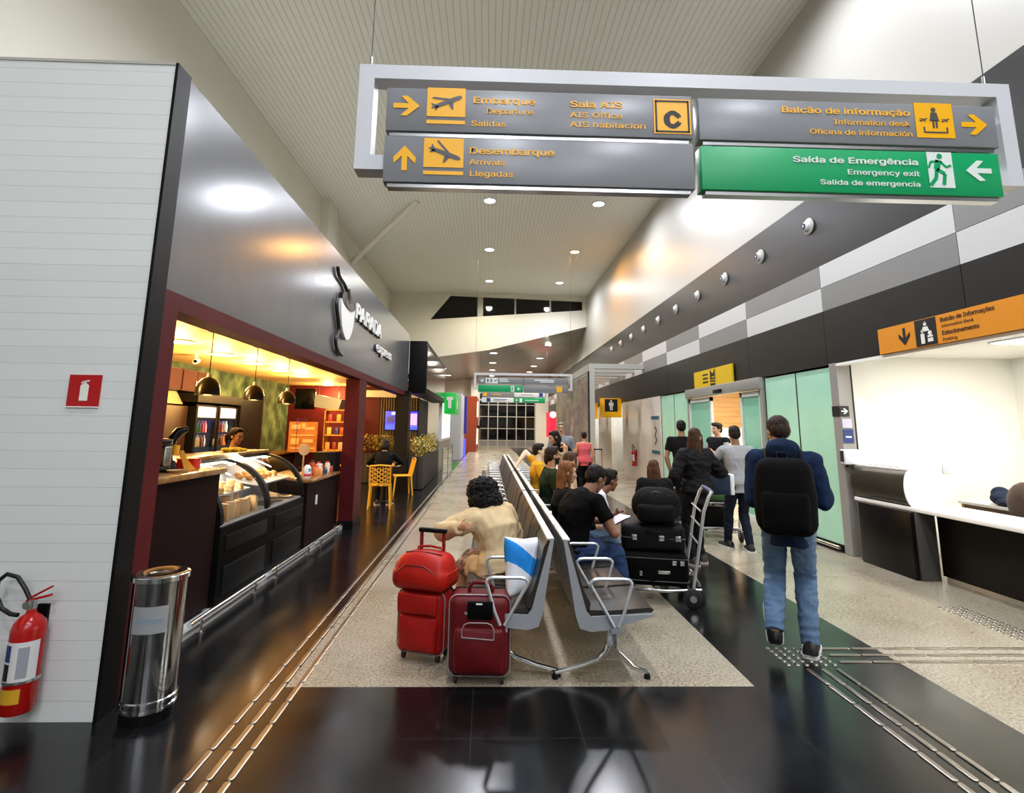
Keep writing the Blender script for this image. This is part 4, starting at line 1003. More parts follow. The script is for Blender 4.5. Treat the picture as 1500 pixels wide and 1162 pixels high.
def leaf_blob(n, rx, ry, rz_, size, m, seed, stems=True):
    rnd = random.Random(seed); mb = MB()
    for i in range(n):
        while True:
            p = V((rnd.uniform(-1, 1), rnd.uniform(-1, 1), rnd.uniform(-1, 1)))
            if p.length < 1: break
        if p.length > 0: p = p.normalized()*(p.length**.5)
        q = V((p.x*rx, p.y*ry, p.z*rz_)); M = Matrix.Rotation(rnd.uniform(0, 6.3), 3, 'Z') @ Matrix.Rotation(rnd.uniform(-1, 1), 3, 'X'); s = size*rnd.uniform(.7, 1.3)
        pts = [(0, 0, 0), (.35, .3, .1), (0, 1, 0), (-.35, .3, .1)]
        mb.add([q+M @ V(a)*s for a in pts], [(0, 1, 2), (0, 2, 3)], m[rnd.randrange(len(m))])
    return mb
lfs = [mat('leaf_a', '#b9a04a', .5), mat('leaf_b', '#94913f', .5), mat('leaf_c', '#c9b660', .5), mat('leaf_d', '#5d6a2c', .5)]
def planter(name, loc, L_, W_, h, label, seed, fol):
    t = thing('planter', label, 'planter', loc)
    MB().box((0, 0, .02), (W_, L_, h-.02), mat('planter_dark', '#1b1815', .6)).build('box', None, t)
    k = 0; s = MB()
    y = .02
    while y < L_-.06: s.box((W_, y, .02), (W_+.015, y+.09, h), mat('planter_slat', '#36322c', .6)); y += .13
    x = .01
    while x < W_-.04: s.box((x, -.015, .02), (x+.09, 0, h), MATS['planter_slat']); x += .13
    s.build('slats', None, t); MB().box((.02, .02, h-.05), (W_-.02, L_-.02, h-.03), mat('soil', '#20150c', .9)).build('soil', None, t)
    for j, (x, y, z, rx, ry, rz_) in enumerate(fol):
        o = leaf_blob(420, rx, ry, rz_, .07, lfs, seed+j).build('foliage', None, t, 0); o.location = (x, y, z)
        MB().tube([(x, y, h-.05), (x, y, z)], .015).build('stem', mat('stem_brown', '#4a3a20', .7), o.parent)
    return t
planter('p', (-2.02, 14.1, 0), 4.3, .36, .82, 'long dark slatted planter of pale green bushes beyond the black pillar', 5, [(.2, .5, 1.05, .24, .5, .25), (.2, 1.4, 1.08, .25, .5, .26), (.2, 2.3, 1.05, .24, .5, .25), (.2, 3.3, 1.1, .24, .6, .28)])
planter('p', (-3.6, 15.6, 0), .5, 1.0, .82, 'dark planter of yellowish bushes in front of the red end wall', 25, [(.2, .25, 1.1, .35, .25, .22), (.65, .25, 1.12, .35, .25, .22), (.95, .25, 1.05, .25, .25, .18)])
gm = simple('green_mat', 'green artificial grass mat on the floor before the far shop', 'mat', (-2.1, 20.2, 0), MB().box((0, 0, 0), (.85, 4.3, .02)), noisy('grass_mat', [(.3, '#0f4a1c'), (.7, '#1c7a30')], scale=60, rough=.9, bump=.4))
gp_ = thing('glass_barrier', 'clear glass barrier with slim dark posts along the far shop edge', 'barrier', (-1.24, 15.2, 0))
for y in (0, 2.0, 4.0): MB().box((-.02, y, 0), (.02, y+.05, 1.0)).build('post', steel, gp_)
for y in (.06, 2.06): MB().box((-.006, y, .08), (.006, y+1.92, .95)).build('pane', mat('barrier_glass', '#eaf4ee', .03, trans=1., ior=1.08), gp_)

# ================================================================ TACTILE GUIDES
tact_m = mat('tactile_steel', '#a39d92', .3, metal=1.)
def tact_bar(L_=.23):
    mb = MB(); h = .007
    n = 8; w_ = .016
    out = [(w_*cos(pi+pi*i/n), -L_/2+w_+w_*sin(pi+pi*i/n)) for i in range(n+1)] + [(w_*cos(pi*i/n), L_/2-w_+w_*sin(pi*i/n)) for i in range(n+1)]
    mb.rings([[(x, y, 0.0) for x, y in out], [(x, y, h*.6) for x, y in out], [(x*.72, y*.985, h) for x, y in out]])
    me = mb.mesh('tactile_bar', 30); me.materials.append(tact_m); return me
tb_me = tact_bar()
def tbar(x, y, rz, label, group):
    o = link('tactile_bar', tb_me); o.location = (x, y, 0.0005); o.rotation_euler = (0, 0, rz); tag(o, label, 'tactile bar', group)
rest = MB()
for i, x in enumerate((-1.345, -1.245, -1.145)):
    for k in range(96):
        y = 2.55+.2385*k
        if k < 42: tbar(x, y+.115, 0, f'steel tactile bar in the {["left", "middle", "right"][i]} line of the guide along the cafe side', f'tactile bars, {["left", "middle", "right"][i]} line by the cafe')
        else:
            n0 = [(V(v.co)+V((x, y+.115, .0005))) for v in tb_me.vertices]; rest.add(n0, [tuple(p.vertices) for p in tb_me.polygons], tact_m)
tag(rest.build('tactile_strip'), 'far continuation of the steel tactile guide along the cafe side', 'tactile bars', None, 'stuff')
for i, x in enumerate((2.2, 2.3, 2.4)):
    for k in range(8):
        tbar(x, 3.95-.238*k-.115-.02, 0, f'steel tactile bar in the {["left", "middle", "right"][i]} line running from the walking man toward the camera', f'tactile bars, {["left", "middle", "right"][i]} line right of the seats')
for i, y in enumerate((4.04, 4.155, 4.27)):
    for k in range(12):
        tbar(2.6+.243*k, y, pi/2, f'steel tactile bar in the {["front", "middle", "rear"][i]} line leading right to the desk', f'tactile bars, {["front", "middle", "rear"][i]} line to the desk')
dot = MB().lathe([(.0165, 0), (.013, .006), (.0005, .007)], seg=12, cap=False).mesh('tactile_dot'); dot.materials.append(tact_m)
for i in range(6):
    for j in range(6):
        o = link('tactile_dot', dot); o.location = (2.1+.065*i, 4.0+.055*j, .0005); tag(o, 'small steel tactile dot beside the shoes of the walking man', 'tactile dot', 'tactile dots under the walking man')
for i in range(4):
    for j in range(15):
        o = link('tactile_dot', dot); o.location = (4.2+.065*i, 4.4+.058*j, .0005); tag(o, 'small steel tactile dot in the patch before the white desk', 'tactile dot', 'tactile dots before the desk')

# ================================================================ BENCHES
pad_m = noisy('seat_leather', [(.3, '#2a2620'), (.7, '#332e27')], scale=5, rough=.38, spec=.4)
shell_m = mat('seat_shell', '#9a9fa4', .4, metal=.3)
arm_m = mat('arm_alu', '#c3c8cc', .3, metal=.6)
def make_bench():
    t = thing('airport_bench', '', 'bench'); n = 5; p = .53; L_ = n*p
    for k in range(n):
        y0 = k*p+.012; y1 = (k+1)*p-.012
        # back: shell outside, pad inside
        b = MB(); b.prism([(.028, .88), (.04, .885), (.165, .45), (.15, .40), (.12, .40)], (0, y0, 0), (1, 0, 0), (0, 0, 1), (0, y1-y0, 0)); b.build('back_shell', shell_m, t, 25)
        b = MB(); pr = [(.042, .86), (.068, .865), (.095, .82), (.125, .68), (.165, .56), (.205, .49), (.2, .455), (.168, .44)]
        b.prism(pr, (0, y0+.008, 0), (1, 0, 0), (0, 0, 1), (0, y1-y0-.016, 0)); b.build('backrest', pad_m, t, 50)
        MB().box((.026, y0, .868), (.074, y1, .886), bev=.005).build('top_cap', mat('highlight_pale', '#d5d2cb', .3, metal=.3), t, 30)  # added pale strip, paints the highlight along the backrest's top edge
        s = MB(); s.prism([(.12, .40), (.15, .345), (.6, .425), (.605, .437), (.16, .41)], (0, y0, 0), (1, 0, 0), (0, 0, 1), (0, y1-y0, 0)); s.build('seat_shell', shell_m, t, 25)
        s = MB(); s.prism([(.17, .412), (.6, .438), (.612, .452), (.59, .465), (.45, .455), (.3, .446), (.2, .45)], (0, y0+.008, 0), (1, 0, 0), (0, 0, 1), (0, y1-y0-.016, 0)); s.build('seat', pad_m, t, 50)
    for k in range(n+1):
        y = k*p + (-.018 if k == 0 else .018 if k == n else 0)
        a = MB().tube([(.345, y, .36), (.30, y, .44), (.205, y, .60), (.2, y, .625), (.22, y, .64), (.25, y, .645), (.42, y, .645), (.45, y, .64), (.465, y, .62), (.46, y, .6), (.41, y, .44), (.375, y, .36)], .0115, seg=8); a.build('armrest', arm_m, t, 60)
    for k in (0, 1):
        y = -.006 if k == 0 else L_+.006
        MB().prism([(.028, .885), (.05, .885), (.172, .455), (.2, .42), (.6, .436), (.6, .425), (.33, .345), (.2, .33), (.13, .35), (.105, .42)], (0, y-.006, 0), (1, 0, 0), (0, 0, 1), (0, .012, 0)).build('end_plate', shell_m, t, 20)
    MB().box((.325, -.01, .315), (.395, L_+.01, .352), bev=.004).build('beam', shell_m, t, 30)
    for y in (.14, L_-.14):
        b = MB(); b.box((.325, y-.025, .20), (.395, y+.025, .33), bev=.006); 
        lg_ = b.build('leg', chrome, t, 30)
        for x1 in (-.01, .59):
            s_ = 1 if x1 > .3 else -1
            MB().tube([(.36+s_*.015, y, .225), (.36+s_*.04, y, .16), (.36+s_*.09, y, .115), (.36+(x1-.36)*.6, y, .07), (x1, y, .035)], [.022, .02, .018, .016, .014], seg=10).build('foot', chrome, lg_, 60)
            MB().cyl((x1, y, 0), (x1, y, .03), .022, .017, seg=14).build('glide', black_paint, lg_)
    return t
bench = make_bench()
ords = ['first', 'second', 'third', 'fourth']
for k in range(4):
    y = 3.66+2.76*k
    o = bench if k == 0 else dup(bench)
    o.location = (.47, y, 0); tag(o, f'right-facing airport bench of the back to back pair, {ords[k]} from the camera', 'bench', 'benches in the right row')
for k in range(4):
    y = 3.66+.03+2.76*k
    dup(bench, (.47, y+2.65, 0), pi, f'left-facing airport bench of the back to back pair, {ords[k]} from the camera', 'benches in the left row')

# ================================================================ LUGGAGE
def fabric(name, c1, c2, rough=.6, scale=160, spec=.3):
    m = noisy(name, [(.3, c1), (.7, c2)], scale=6, rough=rough, spec=spec)
    return add_bump(m, scale, .25, .002)
red_dark = fabric('case_dark_red', '#52080d', '#5e0b11', .5)
red_bright = fabric('case_red', '#8c0e0a', '#a0130e', .5)
black_fab = fabric('case_black', '#060607', '#0a0a0b', .7, spec=.2)
zip_m = mat('zip_grey', '#8a7f80', .4)
def softbox(w_, d, h, r=.05, bulge=.02, n=10):
    """rounded box with slightly bulging sides, base at z=0, centred in x,y"""
    bm = bmesh.new(); bmesh.ops.create_cube(bm, size=1)
    for v in bm.verts: v.co = V((v.co.x*w_, v.co.y*d, (v.co.z+.5)*h))
    bmesh.ops.bevel(bm, geom=bm.edges[:], offset=r, segments=4, profile=.5, affect='EDGES')
    bmesh.ops.subdivide_edges(bm, edges=[e for e in bm.edges if e.calc_length() > .12], cuts=3, use_grid_fill=True)
    for v in bm.verts:
        x, y, z = v.co.x/(w_/2), v.co.y/(d/2), (v.co.z-h/2)/(h/2)
        v.co.y += bulge*(1-x*x)*(1-z*z)*(1 if y > 0 else -1)*abs(y); v.co.x += bulge*.4*(1-y*y)*(1-z*z)*(1 if x > 0 else -1)*abs(x)
        nz = noise.noise(v.co*9)*.006; v.co += V((nz, nz, nz*.5))
    bm.verts.index_update(); mb = MB(); mb.add([v.co for v in bm.verts], [[v.index for v in f.verts] for f in bm.faces]); bm.free(); return mb
def wheels(t, w_, d, z=.03):
    for x in (-w_/2+.045, w_/2-.045):
        for y in (-d/2+.045, d/2-.045):
            b = MB().cyl((x, y, .07), (x, y, .035), .018, seg=12).build('wheel_mount', black_paint, t)
            MB().lathe([(.001, -.011), (.02, -.011), (.024, -.006), (.024, .006), (.02, .011), (.001, .011)], c=(x, y, .024), axis='x', seg=18).build('wheel', mat('wheel_rubber', '#141414', .5), b)
def rrect(w_, h, r, n=6):
    P_ = []
    for cx_, cy_, a0 in ((w_/2-r, h/2-r, 0), (-w_/2+r, h/2-r, pi/2), (-w_/2+r, -h/2+r, pi), (w_/2-r, -h/2+r, 1.5*pi)):
        for i in range(n+1): P_.append((cx_+r*cos(a0+pi/2*i/n), cy_+r*sin(a0+pi/2*i/n)))
    return P_
def suitcase(loc, rz, w_, d, h, m, label, front=True, tel=0, handle_m=None):
    t = thing('suitcase', label, 'suitcase', loc, rz); z0 = .05
    b = softbox(w_, d, h, .05, .015); b.v = [(x, y, z+z0) for x, y, z in b.v]; b.build('body', m, t, 60)
    for y in (-d/2+.03, d/2-.03): MB().tube([(x, y, z0+h/2+z) for x, z in rrect(w_+.006, h+.006, .055)], .005, seg=6, close=True).build('piping', zip_m if y < 0 else black_paint, t, 60)
    wheels(t, w_, d)
    hm = handle_m or m
    MB().tube([(-.075, -.01, z0+h-.005), (-.075, -.01, z0+h+.03), (-.055, -.01, z0+h+.055), (0, -.01, z0+h+.062), (.055, -.01, z0+h+.055), (.075, -.01, z0+h+.03), (.075, -.01, z0+h-.005)], .013, seg=10).build('top_handle', hm, t, 60)
    if front:
        pk = softbox(w_*.8, .05, h*.55, .02, .02); pk.v = [(x, y-d/2-.012, z+z0+h*.07) for x, y, z in pk.v]; pk.build('front_pocket', m, t, 60)
    if tel:
        for x in (-.09, .09): MB().box((x-.01, d/2-.05, z0+h-.01), (x+.01, d/2-.03, z0+h+tel)).build('telescopic_rod', mat('rod_red', '#7a1010', .35), t)
        MB().box((-.11, d/2-.06, z0+h+tel), (.11, d/2-.02, z0+h+tel+.03), bev=.008).build('pull_handle', black_paint, t)
    return t
s2c = suitcase((-.03, 3.80, 0), -.05, .385, .23, .475, red_dark, 'dark red suitcase standing in front with black patch and arched handle', True)
MB().box((-.075, -.148, .40), (.085, -.128, .505), black_fab, bev=.006).build('black_patch', None, s2c, label='black patch')
MB().box((-.02, -.151, .487), (.02, -.147, .496), wrapm).build('patch_label', None, s2c)
P_ = [(x, -.163, z) for x, z in [(-.105, .30), (-.105, .345), (-.09, .375), (-.06, .385), (.05, .385), (.08, .375), (.095, .345), (.095, .29)]]
MB().tube(P_, .004, seg=6).build('pocket_zip', zip_m, s2c, 60)
MB().tube([(-.105, -.166, .30), (.095, -.166, .288)], .004, seg=6).build('pocket_zip', zip_m, s2c, 60)
s1c = suitcase((-.42, 4.14, 0), -.35, .35, .22, .41, red_bright, 'brighter red suitcase behind, carrying the red travel bag', True, .36)
flap = softbox(.30, .03, .13, .012, .01); flap.v = [(x, y-.145+.04*(.13-z)*0, z+.32) for x, y, z in flap.v]; flap.build('pocket_flap', red_bright, s1c, 60)
MB().tube([(-.17, -.02, .44), (-.2, -.04, .38), (-.19, -.05, .32), (-.175, -.04, .28)], .012, seg=8).build('side_strap', black_fab, s1c, 60)
db = thing('travel_bag', 'bright red travel bag lying on top of the red suitcase', 'bag', (-.43, 4.12, .461), -.35)
bg = softbox(.42, .28, .25, .06, .018)
bg.v = [(x*(1-.25*max(0, z-.12)/.13*.5), y*(1-.3*max(0, z-.12)/.13*.6), z-.03*(x/.21)**2*(1 if z > .15 else 0)) for x, y, z in bg.v]
bg.build('body', fabric('bag_red', '#9c140b', '#b01d11', .45), db, 60)
MB().tube([(-.14, -.04, .237), (-.08, -.05, .246), (0, -.055, .25), (.08, -.05, .246), (.14, -.04, .237)], .006, seg=6).build('zip', mat('zip_dark_red', '#5a0c0a', .4), db, 60)
MB().tube([(-.17, -.138, .05), (-.15, -.143, .13), (-.09, -.143, .175), (.05, -.143, .175), (.14, -.143, .13), (.17, -.138, .05)], .005, seg=6).build('piping', MATS['zip_dark_red'], db, 60)
MB().tube([(-.09, .04, .235), (-.09, .05, .262), (0, .06, .27), (.1, .05, .262), (.1, .04, .235)], .009, seg=8).build('carry_strap', red_bright, db, 60)
# striped cushion on the first left seat
cu = MB(); N_ = 64; vs = []
for s_ in (1, -1):
    for i in range(N_+1):
        for j in range(N_+1):
            u, v = 2*i/N_-1, 2*j/N_-1
            pin = 1-.06*(u*u*(1-v*v)+v*v*(1-u*u))-.0
            th = .075*((1-u**4)*(1-v**4))**.6*(1+.12*noise.noise(V((u*2, v*2, s_*3))))
            vs.append((u*.185*(1-.07*(1-u*u)*0-.08*(1-abs(v))*(abs(u)**3)), s_*th, v*.19*(1-.08*(1-abs(u))*(abs(v)**3))))
fs = []; wcol = fabric('cushion_white', '#c9cdd2', '#d9dde2', .8); bcol = fabric('cushion_blue', '#1878c8', '#2088d8', .8)
M1 = (N_+1)**2
ring_a, ring_b = [], []
for sgn in (0, 1):
    for i in range(N_):
        for j in range(N_):
            a = sgn*M1+i*(N_+1)+j; fs.append((a, a+1, a+N_+2, a+N_+1))
cu.v = vs; cu.mats = [wcol, bcol]
for f in fs:
    z = sum(vs[k][2] for k in f)/4; x = sum(vs[k][0] for k in f)/4
    q = z*.82+x*.57
    cu.f.append(f); cu.m.append(1 if -.075 < q < .045 else 0)
cus = cu.build('cushion', None, None, 60); cus.location = (.235, 4.02, .655); cus.rotation_euler = (.0, .0, 0)
cus.matrix_world = Matrix.Translation((.275, 3.98, .645)) @ Matrix.Rotation(.75, 4, 'Z') @ Matrix.Rotation(-.22, 4, 'X') @ Matrix.Rotation(.12, 4, 'Y')
tag(cus, 'white cushion with a broad blue stripe leaning on the backrest beside the woman in beige', 'cushion')

# luggage trolley with black luggage
def trolley(loc, rz, label):
    t = thing('luggage_trolley', label, 'trolley', loc, rz, 'luggage trolleys')   # travels along +y, handle at y=0
    f = MB()
    for x in (-.26, .26): f.tube([(x*1.05, .0, .16), (x, .3, .13), (x*.75, .8, .11), (x*.3, .92, .12)], .016, seg=8)
    for y in (.1, .35, .6, .8): f.tube([(-.25+.06*y, y, .135), (.25-.06*y, y, .135)], .011, seg=8)
    f.tube([(-.27, .02, .2), (.27, .02, .2)], .016, seg=8)
    f.build('base_frame', steel, t, 60)
    u = MB()
    for x in (-.27, .27): u.tube([(x, .08, .12), (x, .03, .4), (x, -.05, .85), (x*.98, -.10, .98), (x*.9, -.13, 1.02)], .015, seg=8)
    u.tube([(-.245, -.13, 1.02), (.245, -.13, 1.02)], .018, seg=10)
    for z in (.55, .72, .85): u.tube([(-.27, .03-.09*(z-.3), z), (.27, .03-.09*(z-.3), z)], .009, seg=6)
    u.build('handle_frame', arm_m, t, 60)
    MB().tube([(-.2, -.132, 1.022), (.2, -.132, 1.022)], .021, seg=10).build('handle_grip', mat('grip_blue', '#3b3f6a', .5), t)
    for x in (-.29, .29):
        w_ = MB().lathe([(.001, -.02), (.07, -.02), (.085, -.012), (.085, .012), (.07, .02), (.001, .02)], c=(x, .08, .0855), axis='x', seg=24).build('wheel', mat('wheel_rubber'), t)
        MB().lathe([(.001, -.024), (.03, -.024), (.03, .024), (.001, .024)], c=(x, .08, .0855), axis='x', seg=16).build('hub', steel, w_)
    MB().lathe([(.001, -.015), (.045, -.015), (.055, 0), (.045, .015), (.001, .015)], c=(0, .84, .056), axis='x', seg=20).build('wheel', mat('wheel_rubber'), t)
    return t
trolley((2.02, 5.42, 0), 1.35, 'luggage trolley loaded with black cases beside the seated passengers')
c1_ = thing('suitcase', 'lower black suitcase lying on the trolley, marked with a pale number 2', 'suitcase', (1.60, 5.50, .15), 1.35-pi/2)
b = softbox(.66, .42, .30, .05, .012); b.build('body', black_fab, c1_, 60)
for z in (.05, .25): MB().tube([(x, y, z) for x, y in rrect(.668, .428, .05)], .005, seg=6, close=True).build('piping', mat('piping_grey', '#4a4a4c', .4), c1_, 60)
lettering('2', .07, mat('chalk_white', '#b8b8b6', .6), frame((-.12, -.2325, .1), (1, 0, 0), (0, 0, 1)), c1_, .002)
MB().box((.05, -.235, .12), (.16, -.222, .15), steel, bev=.003).build('side_handle', None, c1_)
for x in (.25, .18): MB().box((x, -.233, .2), (x+.04, -.225, .24), steel, bev=.003).build('buckle', None, c1_)
c2_ = thing('suitcase', 'upper black suitcase on the trolley with metal buckles', 'suitcase', (1.62, 5.50, .455), 1.35-pi/2)
b = softbox(.58, .38, .24, .045, .012); b.build('body', fabric('case_black_b', '#080809', '#0d0d0e', .6, spec=.2), c2_, 60)
MB().tube([(x, y, .12) for x, y in rrect(.588, .388, .045)], .005, seg=6, close=True).build('piping', MATS['piping_grey'], c2_, 60)
for x in (-.2, .05, .2): MB().box((x, -.208, .1), (x+.05, -.196, .15), steel, bev=.003).build('buckle', None, c2_)
MB().tube([(-.06, -.2, .18), (-.06, -.225, .18), (.06, -.225, .18), (.06, -.2, .18)], .008, seg=8).build('side_handle', black_paint, c2_, 60)
def backpack(name, label, loc, rz, w_, d, h, m, tilt=0., cat='backpack', strap=True, par_rot=None):
    t = thing(name, label, cat, loc, rz); t.rotation_euler = (tilt, 0, rz)
    b = softbox(w_, d, h, min(w_, d)*.47, .04); b.v = [(x*(1-.18*max(0, z/h-.5)), y*(1-.25*max(0, z/h-.5)), z) for x, y, z in b.v]; b.build('body', m, t, 60)
    p = softbox(w_*.78, d*.4, h*.5, d*.14, .02); p.v = [(x, y-d/2-.01, z+h*.06) for x, y, z in p.v]; p.build('front_pocket', m, t, 60)
    MB().tube([(-w_*.36, -d*.42, h*.62), (-w_*.3, -d*.40, h*.80), (0, -d*.34, h*.9), (w_*.3, -d*.40, h*.80), (w_*.36, -d*.42, h*.62)], .005, seg=6).build('zip', mat('zip_black', '#2a2b30', .35), t, 60)
    MB().tube([(-.03, d*.3, h*.95), (-.03, d*.3, h+.04), (.03, d*.3, h+.04), (.03, d*.3, h*.95)], .008, seg=6).build('grab_loop', black_paint, t, 60)
    return t
backpack('backpack', 'black backpack lying on top of the cases on the trolley', (1.66, 5.46, .70), -.3, .44, .28, .33, fabric('pack_black', '#0a0a0b', '#101012', .8, spec=.15))
trolley((3.36, 7.98, 0), -.12, 'luggage trolley pushed by the man in the grey tee shirt')
c3_ = suitcase((3.40, 8.52, .10), -.12, .46, .34, .30, black_fab, 'black suitcase on the trolley of the man in grey', False)
gbag = backpack('travel_bag', 'dark green bag on top of the black suitcase on the far trolley', (3.40, 8.5, .515), .1, .40, .28, .26, fabric('bag_green', '#2c4a26', '#3a5c30', .7), cat='bag')
suitcase((2.46, 14.3, 0), .2, .42, .28, .6, black_fab, 'black suitcase with raised handle standing by the mural partition', False, .4)
suitcase((2.75, 13.7, 0), -.2, .40, .26, .5, black_fab, 'black suitcase with tall raised handle near the woman in pink', False, .5)

# ================================================================ RIGHT SIDE: door, glass, desk
green_glass = noisy('frosted_green_glass', [(.3, '#a9dcc0'), (.7, '#b7e6cc')], scale=1.2, rough=.18, spec=.5)
dark_green_glass = mat('green_leaf_glass', '#7dbca4', .15)
frame_grey = mat('door_frame_grey', '#a4a39c', .35, metal=.4)
for i, (y0, y1, lab) in enumerate(((7.38, 8.24, 'frosted green glass panel next to the grey pillar'), (8.26, 9.19, 'frosted green glass panel next to the automatic door'), (12.8, 13.82, 'frosted green glass panel just beyond the automatic door'), (13.84, 14.86, 'frosted green glass panel beside the pale marble wall'))):
    t = thing('green_glass_wall', lab, 'glass panel', (XW+.02, y0, 0))
    MB().box((0, 0, .1), (.03, y1-y0, 2.475), green_glass).build('pane', None, t)
    MB().box((-.01, 0, 0), (.05, y1-y0, .1), black_paint).build('base_rail', None, t)
    if i < 2: MB().tube([(-.05, .04, .06), (-.05, y1-y0-.04, .06)], .025, seg=12).build('kick_bar', chrome, t, 60)
    MB().box((-.004, y1-y0-.012, .1), (.034, y1-y0+.01, 2.475), black_paint).build('seam', None, t)
ad = thing('automatic_door', 'automatic sliding door with grey frame standing open under the yellow sign', 'door', (XW-.02, 9.22, 0))
MB().box((-.06, 0, 2.3), (.1, 3.54, 2.5), bev=.006).build('header', frame_grey, ad)
for y in (0, 3.46): MB().box((-.02, y, 0), (.08, y+.07, 2.3)).build('jamb', frame_grey, ad)
for y0, y1 in ((.07, .86), (2.2, 3.46)):
    f = MB()
    f.box((.0, y0, 0), (.05, y0+.07, 2.28)); f.box((.0, y1-.07, 0), (.05, y1, 2.28)); f.box((.0, y0, 0), (.05, y1, .1)); f.box((.0, y0, 2.19), (.05, y1, 2.28))
    lf = f.build('sliding_leaf', mat('leaf_white', '#cfd6d2', .35), ad); MB().box((.02, y0+.07, .1), (.03, y1-.07, 2.19), dark_green_glass).build('pane', None, lf)
MB().box((-.1, 1.5, 2.33), (-.06, 1.85, 2.4), bev=.01).build('sensor', black_paint, ad)
# stickers and dispenser on the grey pillar
st = thing('sticker_sign', 'small black sticker with white arrow on the grey pillar', 'sign', (XW-.012, 7.2, 1.79))
MB().box((-.003, 0, 0), (0, .16, .14), sign_black).build('plate', None, st); MB().box((-.001, -.012, 0), (.12, -.008, .14), sign_black).build('plate', None, st)
arrow(frame((.06, -.0125, .07), (1, 0, 0), (0, 0, 1)), .09, 0, sign_white, st)
sb = thing('notice', 'blue notice on the grey pillar below the arrow sticker', 'notice', (XW-.0, 7.19, 1.44))
MB().box((.0, -.004, 0), (.14, 0, .18), mat('notice_blue', '#22356e', .5)).build('plate', None, sb); MB().box((.03, -.0055, .07), (.11, -.004, .09), sign_white).build('text_line', None, sb)
MB().box((.0, -.004, .2), (.13, 0, .32), mat('notice_pale', '#b9b7c8', .5)).build('upper_sheet', None, sb)
ds = thing('hand_dispenser', 'white hand gel dispenser on the grey pillar', 'dispenser', (XW+.05, 7.2, 1.16))
MB().box((-.12, -.1, 0), (.1, 0, .2), bev=.02).build('housing', alu_white, ds); MB().box((-.124, -.085, .04), (-.118, -.02, .18), mat('disp_dark', '#2c2d2c', .3)).build('window', None, ds); MB().cyl((-.06, -.05, 0), (-.06, -.05, -.03), .018, seg=12).build('nozzle', black_paint, ds)
# information desk
desk_dark = noisy('desk_dark', [(.3, '#060606'), (.7, '#0b0a0a')], scale=2, rough=.3, spec=.3)
dk = thing('information_desk', 'white topped information desk with black front in the bright opening', 'desk', (4.75, 7.05, 0))
MB().box((-.0, -4.2, .72), (.62, .05, .765), bev=.006).build('desk_top', mat('desk_white', '#f1f0ea', .3), dk)
MB().box((-.06, -.95, 0), (.2, -.1, .72), bev=.004).build('front_panel', desk_dark, dk)
MB().box((-.01, -.98, 0), (.2, -.0, .72), bev=.004).build('corner_body', mat('desk_grey', '#4a4844', .35), dk)
for y0, y1 in ((-2.55, -.98), (-4.2, -2.57)): MB().box((.22, y0, .06), (.26, y1, .72)).build('front_panel', desk_dark, dk)
MB().cyl((.2, -2.56, .06), (.2, -2.56, .72), .012, seg=10).build('seam_bar', chrome, dk)
MB().box((.26, -4.2, 0), (.5, -.98, .06)).build('plinth', bright_white, dk)
pf = [(.02, 0)] + [(.05-.085*sin(t), .2-.2*cos(t)) for t in [pi*i/14 for i in range(1, 14)]] + [(.06, .395), (.36, .395), (.38, 0)]
rsd = MB(); rsd.prism(pf, (0, -.87, .765), (1, 0, 0), (0, 0, 1), (0, .9, 0), noisy('desk_bronze', [(.3, '#3a362d'), (.7, '#4a453a')], scale=2, rough=.28, metal=.5)); rsd.build('raised_screen', None, dk, 40)
MB().prism(pf, (0, -.885, .765), (1, 0, 0), (0, 0, 1), (0, .015, 0), MATS['desk_white']).build('raised_end', None, dk, 40)
MB().box((.05, -.88, 1.158), (.4, .05, 1.175)).build('raised_top', MATS['desk_white'], dk)
MB().box((.16, -.6, 1.175), (.19, -.05, 1.179), black_paint).build('paper_slot', None, dk)
wsk = thing('wall_socket', 'white wall switch plate on the white wall of the information room', 'switch', (6.18, 7.3, 1.05))
MB().box((-.05, -.012, 0), (.05, 0, .12), bev=.004).build('plate', alu_white, wsk); MB().box((-.015, -.02, .04), (.015, -.012, .08)).build('rocker', wrapm, wsk)
wt = thing('side_table', 'low brown wooden table in the information room', 'table', (5.95, 5.4, 0))
MB().box((0, 0, .72), (.7, 1.5, .75), mat('table_white', '#e8e4da', .4)).build('table_top', None, wt)
for y in (0, 1.46): MB().box((.04, y, 0), (.66, y+.04, .72), wood).build('side_panel', None, wt)
MB().box((.05, .04, .35), (.08, 1.46, .72), mat('table_brown', '#7a5a3e', .5)).build('front_board', None, wt)
nb = MB()
for p, r in (((0, 0, .08), (.17, .12, .09)), ((-.06, -.12, .05), (.13, .14, .055)), ((.02, .08, .12), (.1, .09, .09)), ((0, -.22, .035), (.1, .12, .035))): nb.ell(p, r)
simple('navy_bag', 'crumpled navy jacket lying on the side table', 'jacket', (6.15, 6.45, .75), nb, fabric('navy_cloth', '#0f1a2c', '#16243a', .8))
och = thing('office_chair', 'brown round-backed office chair at the right picture edge', 'chair', (5.72, 5.55, 0))
chm = fabric('chair_brown', '#4a3a34', '#5a4840', .5)
bk = MB(); bk.ell((0, 0, 0), (.07, .27, .25)); ob = bk.build('backrest', chm, och, 60); ob.location = (.1, .28, .83)
MB().ell((0, 0, 0), (.25, .25, .05), chm).build('seat', None, och, 60).location = (-.15, .28, .48)
MB().cyl((-.15, .28, .06), (-.15, .28, .45), .03, seg=14).build('column', black_paint, och); 
for k in range(5): a = 2*pi*k/5; MB().cap((-.15, .28, .08), (-.15+.27*cos(a), .28+.27*sin(a), .04), .025, .02, seg=10).build('star_leg', black_paint, och)
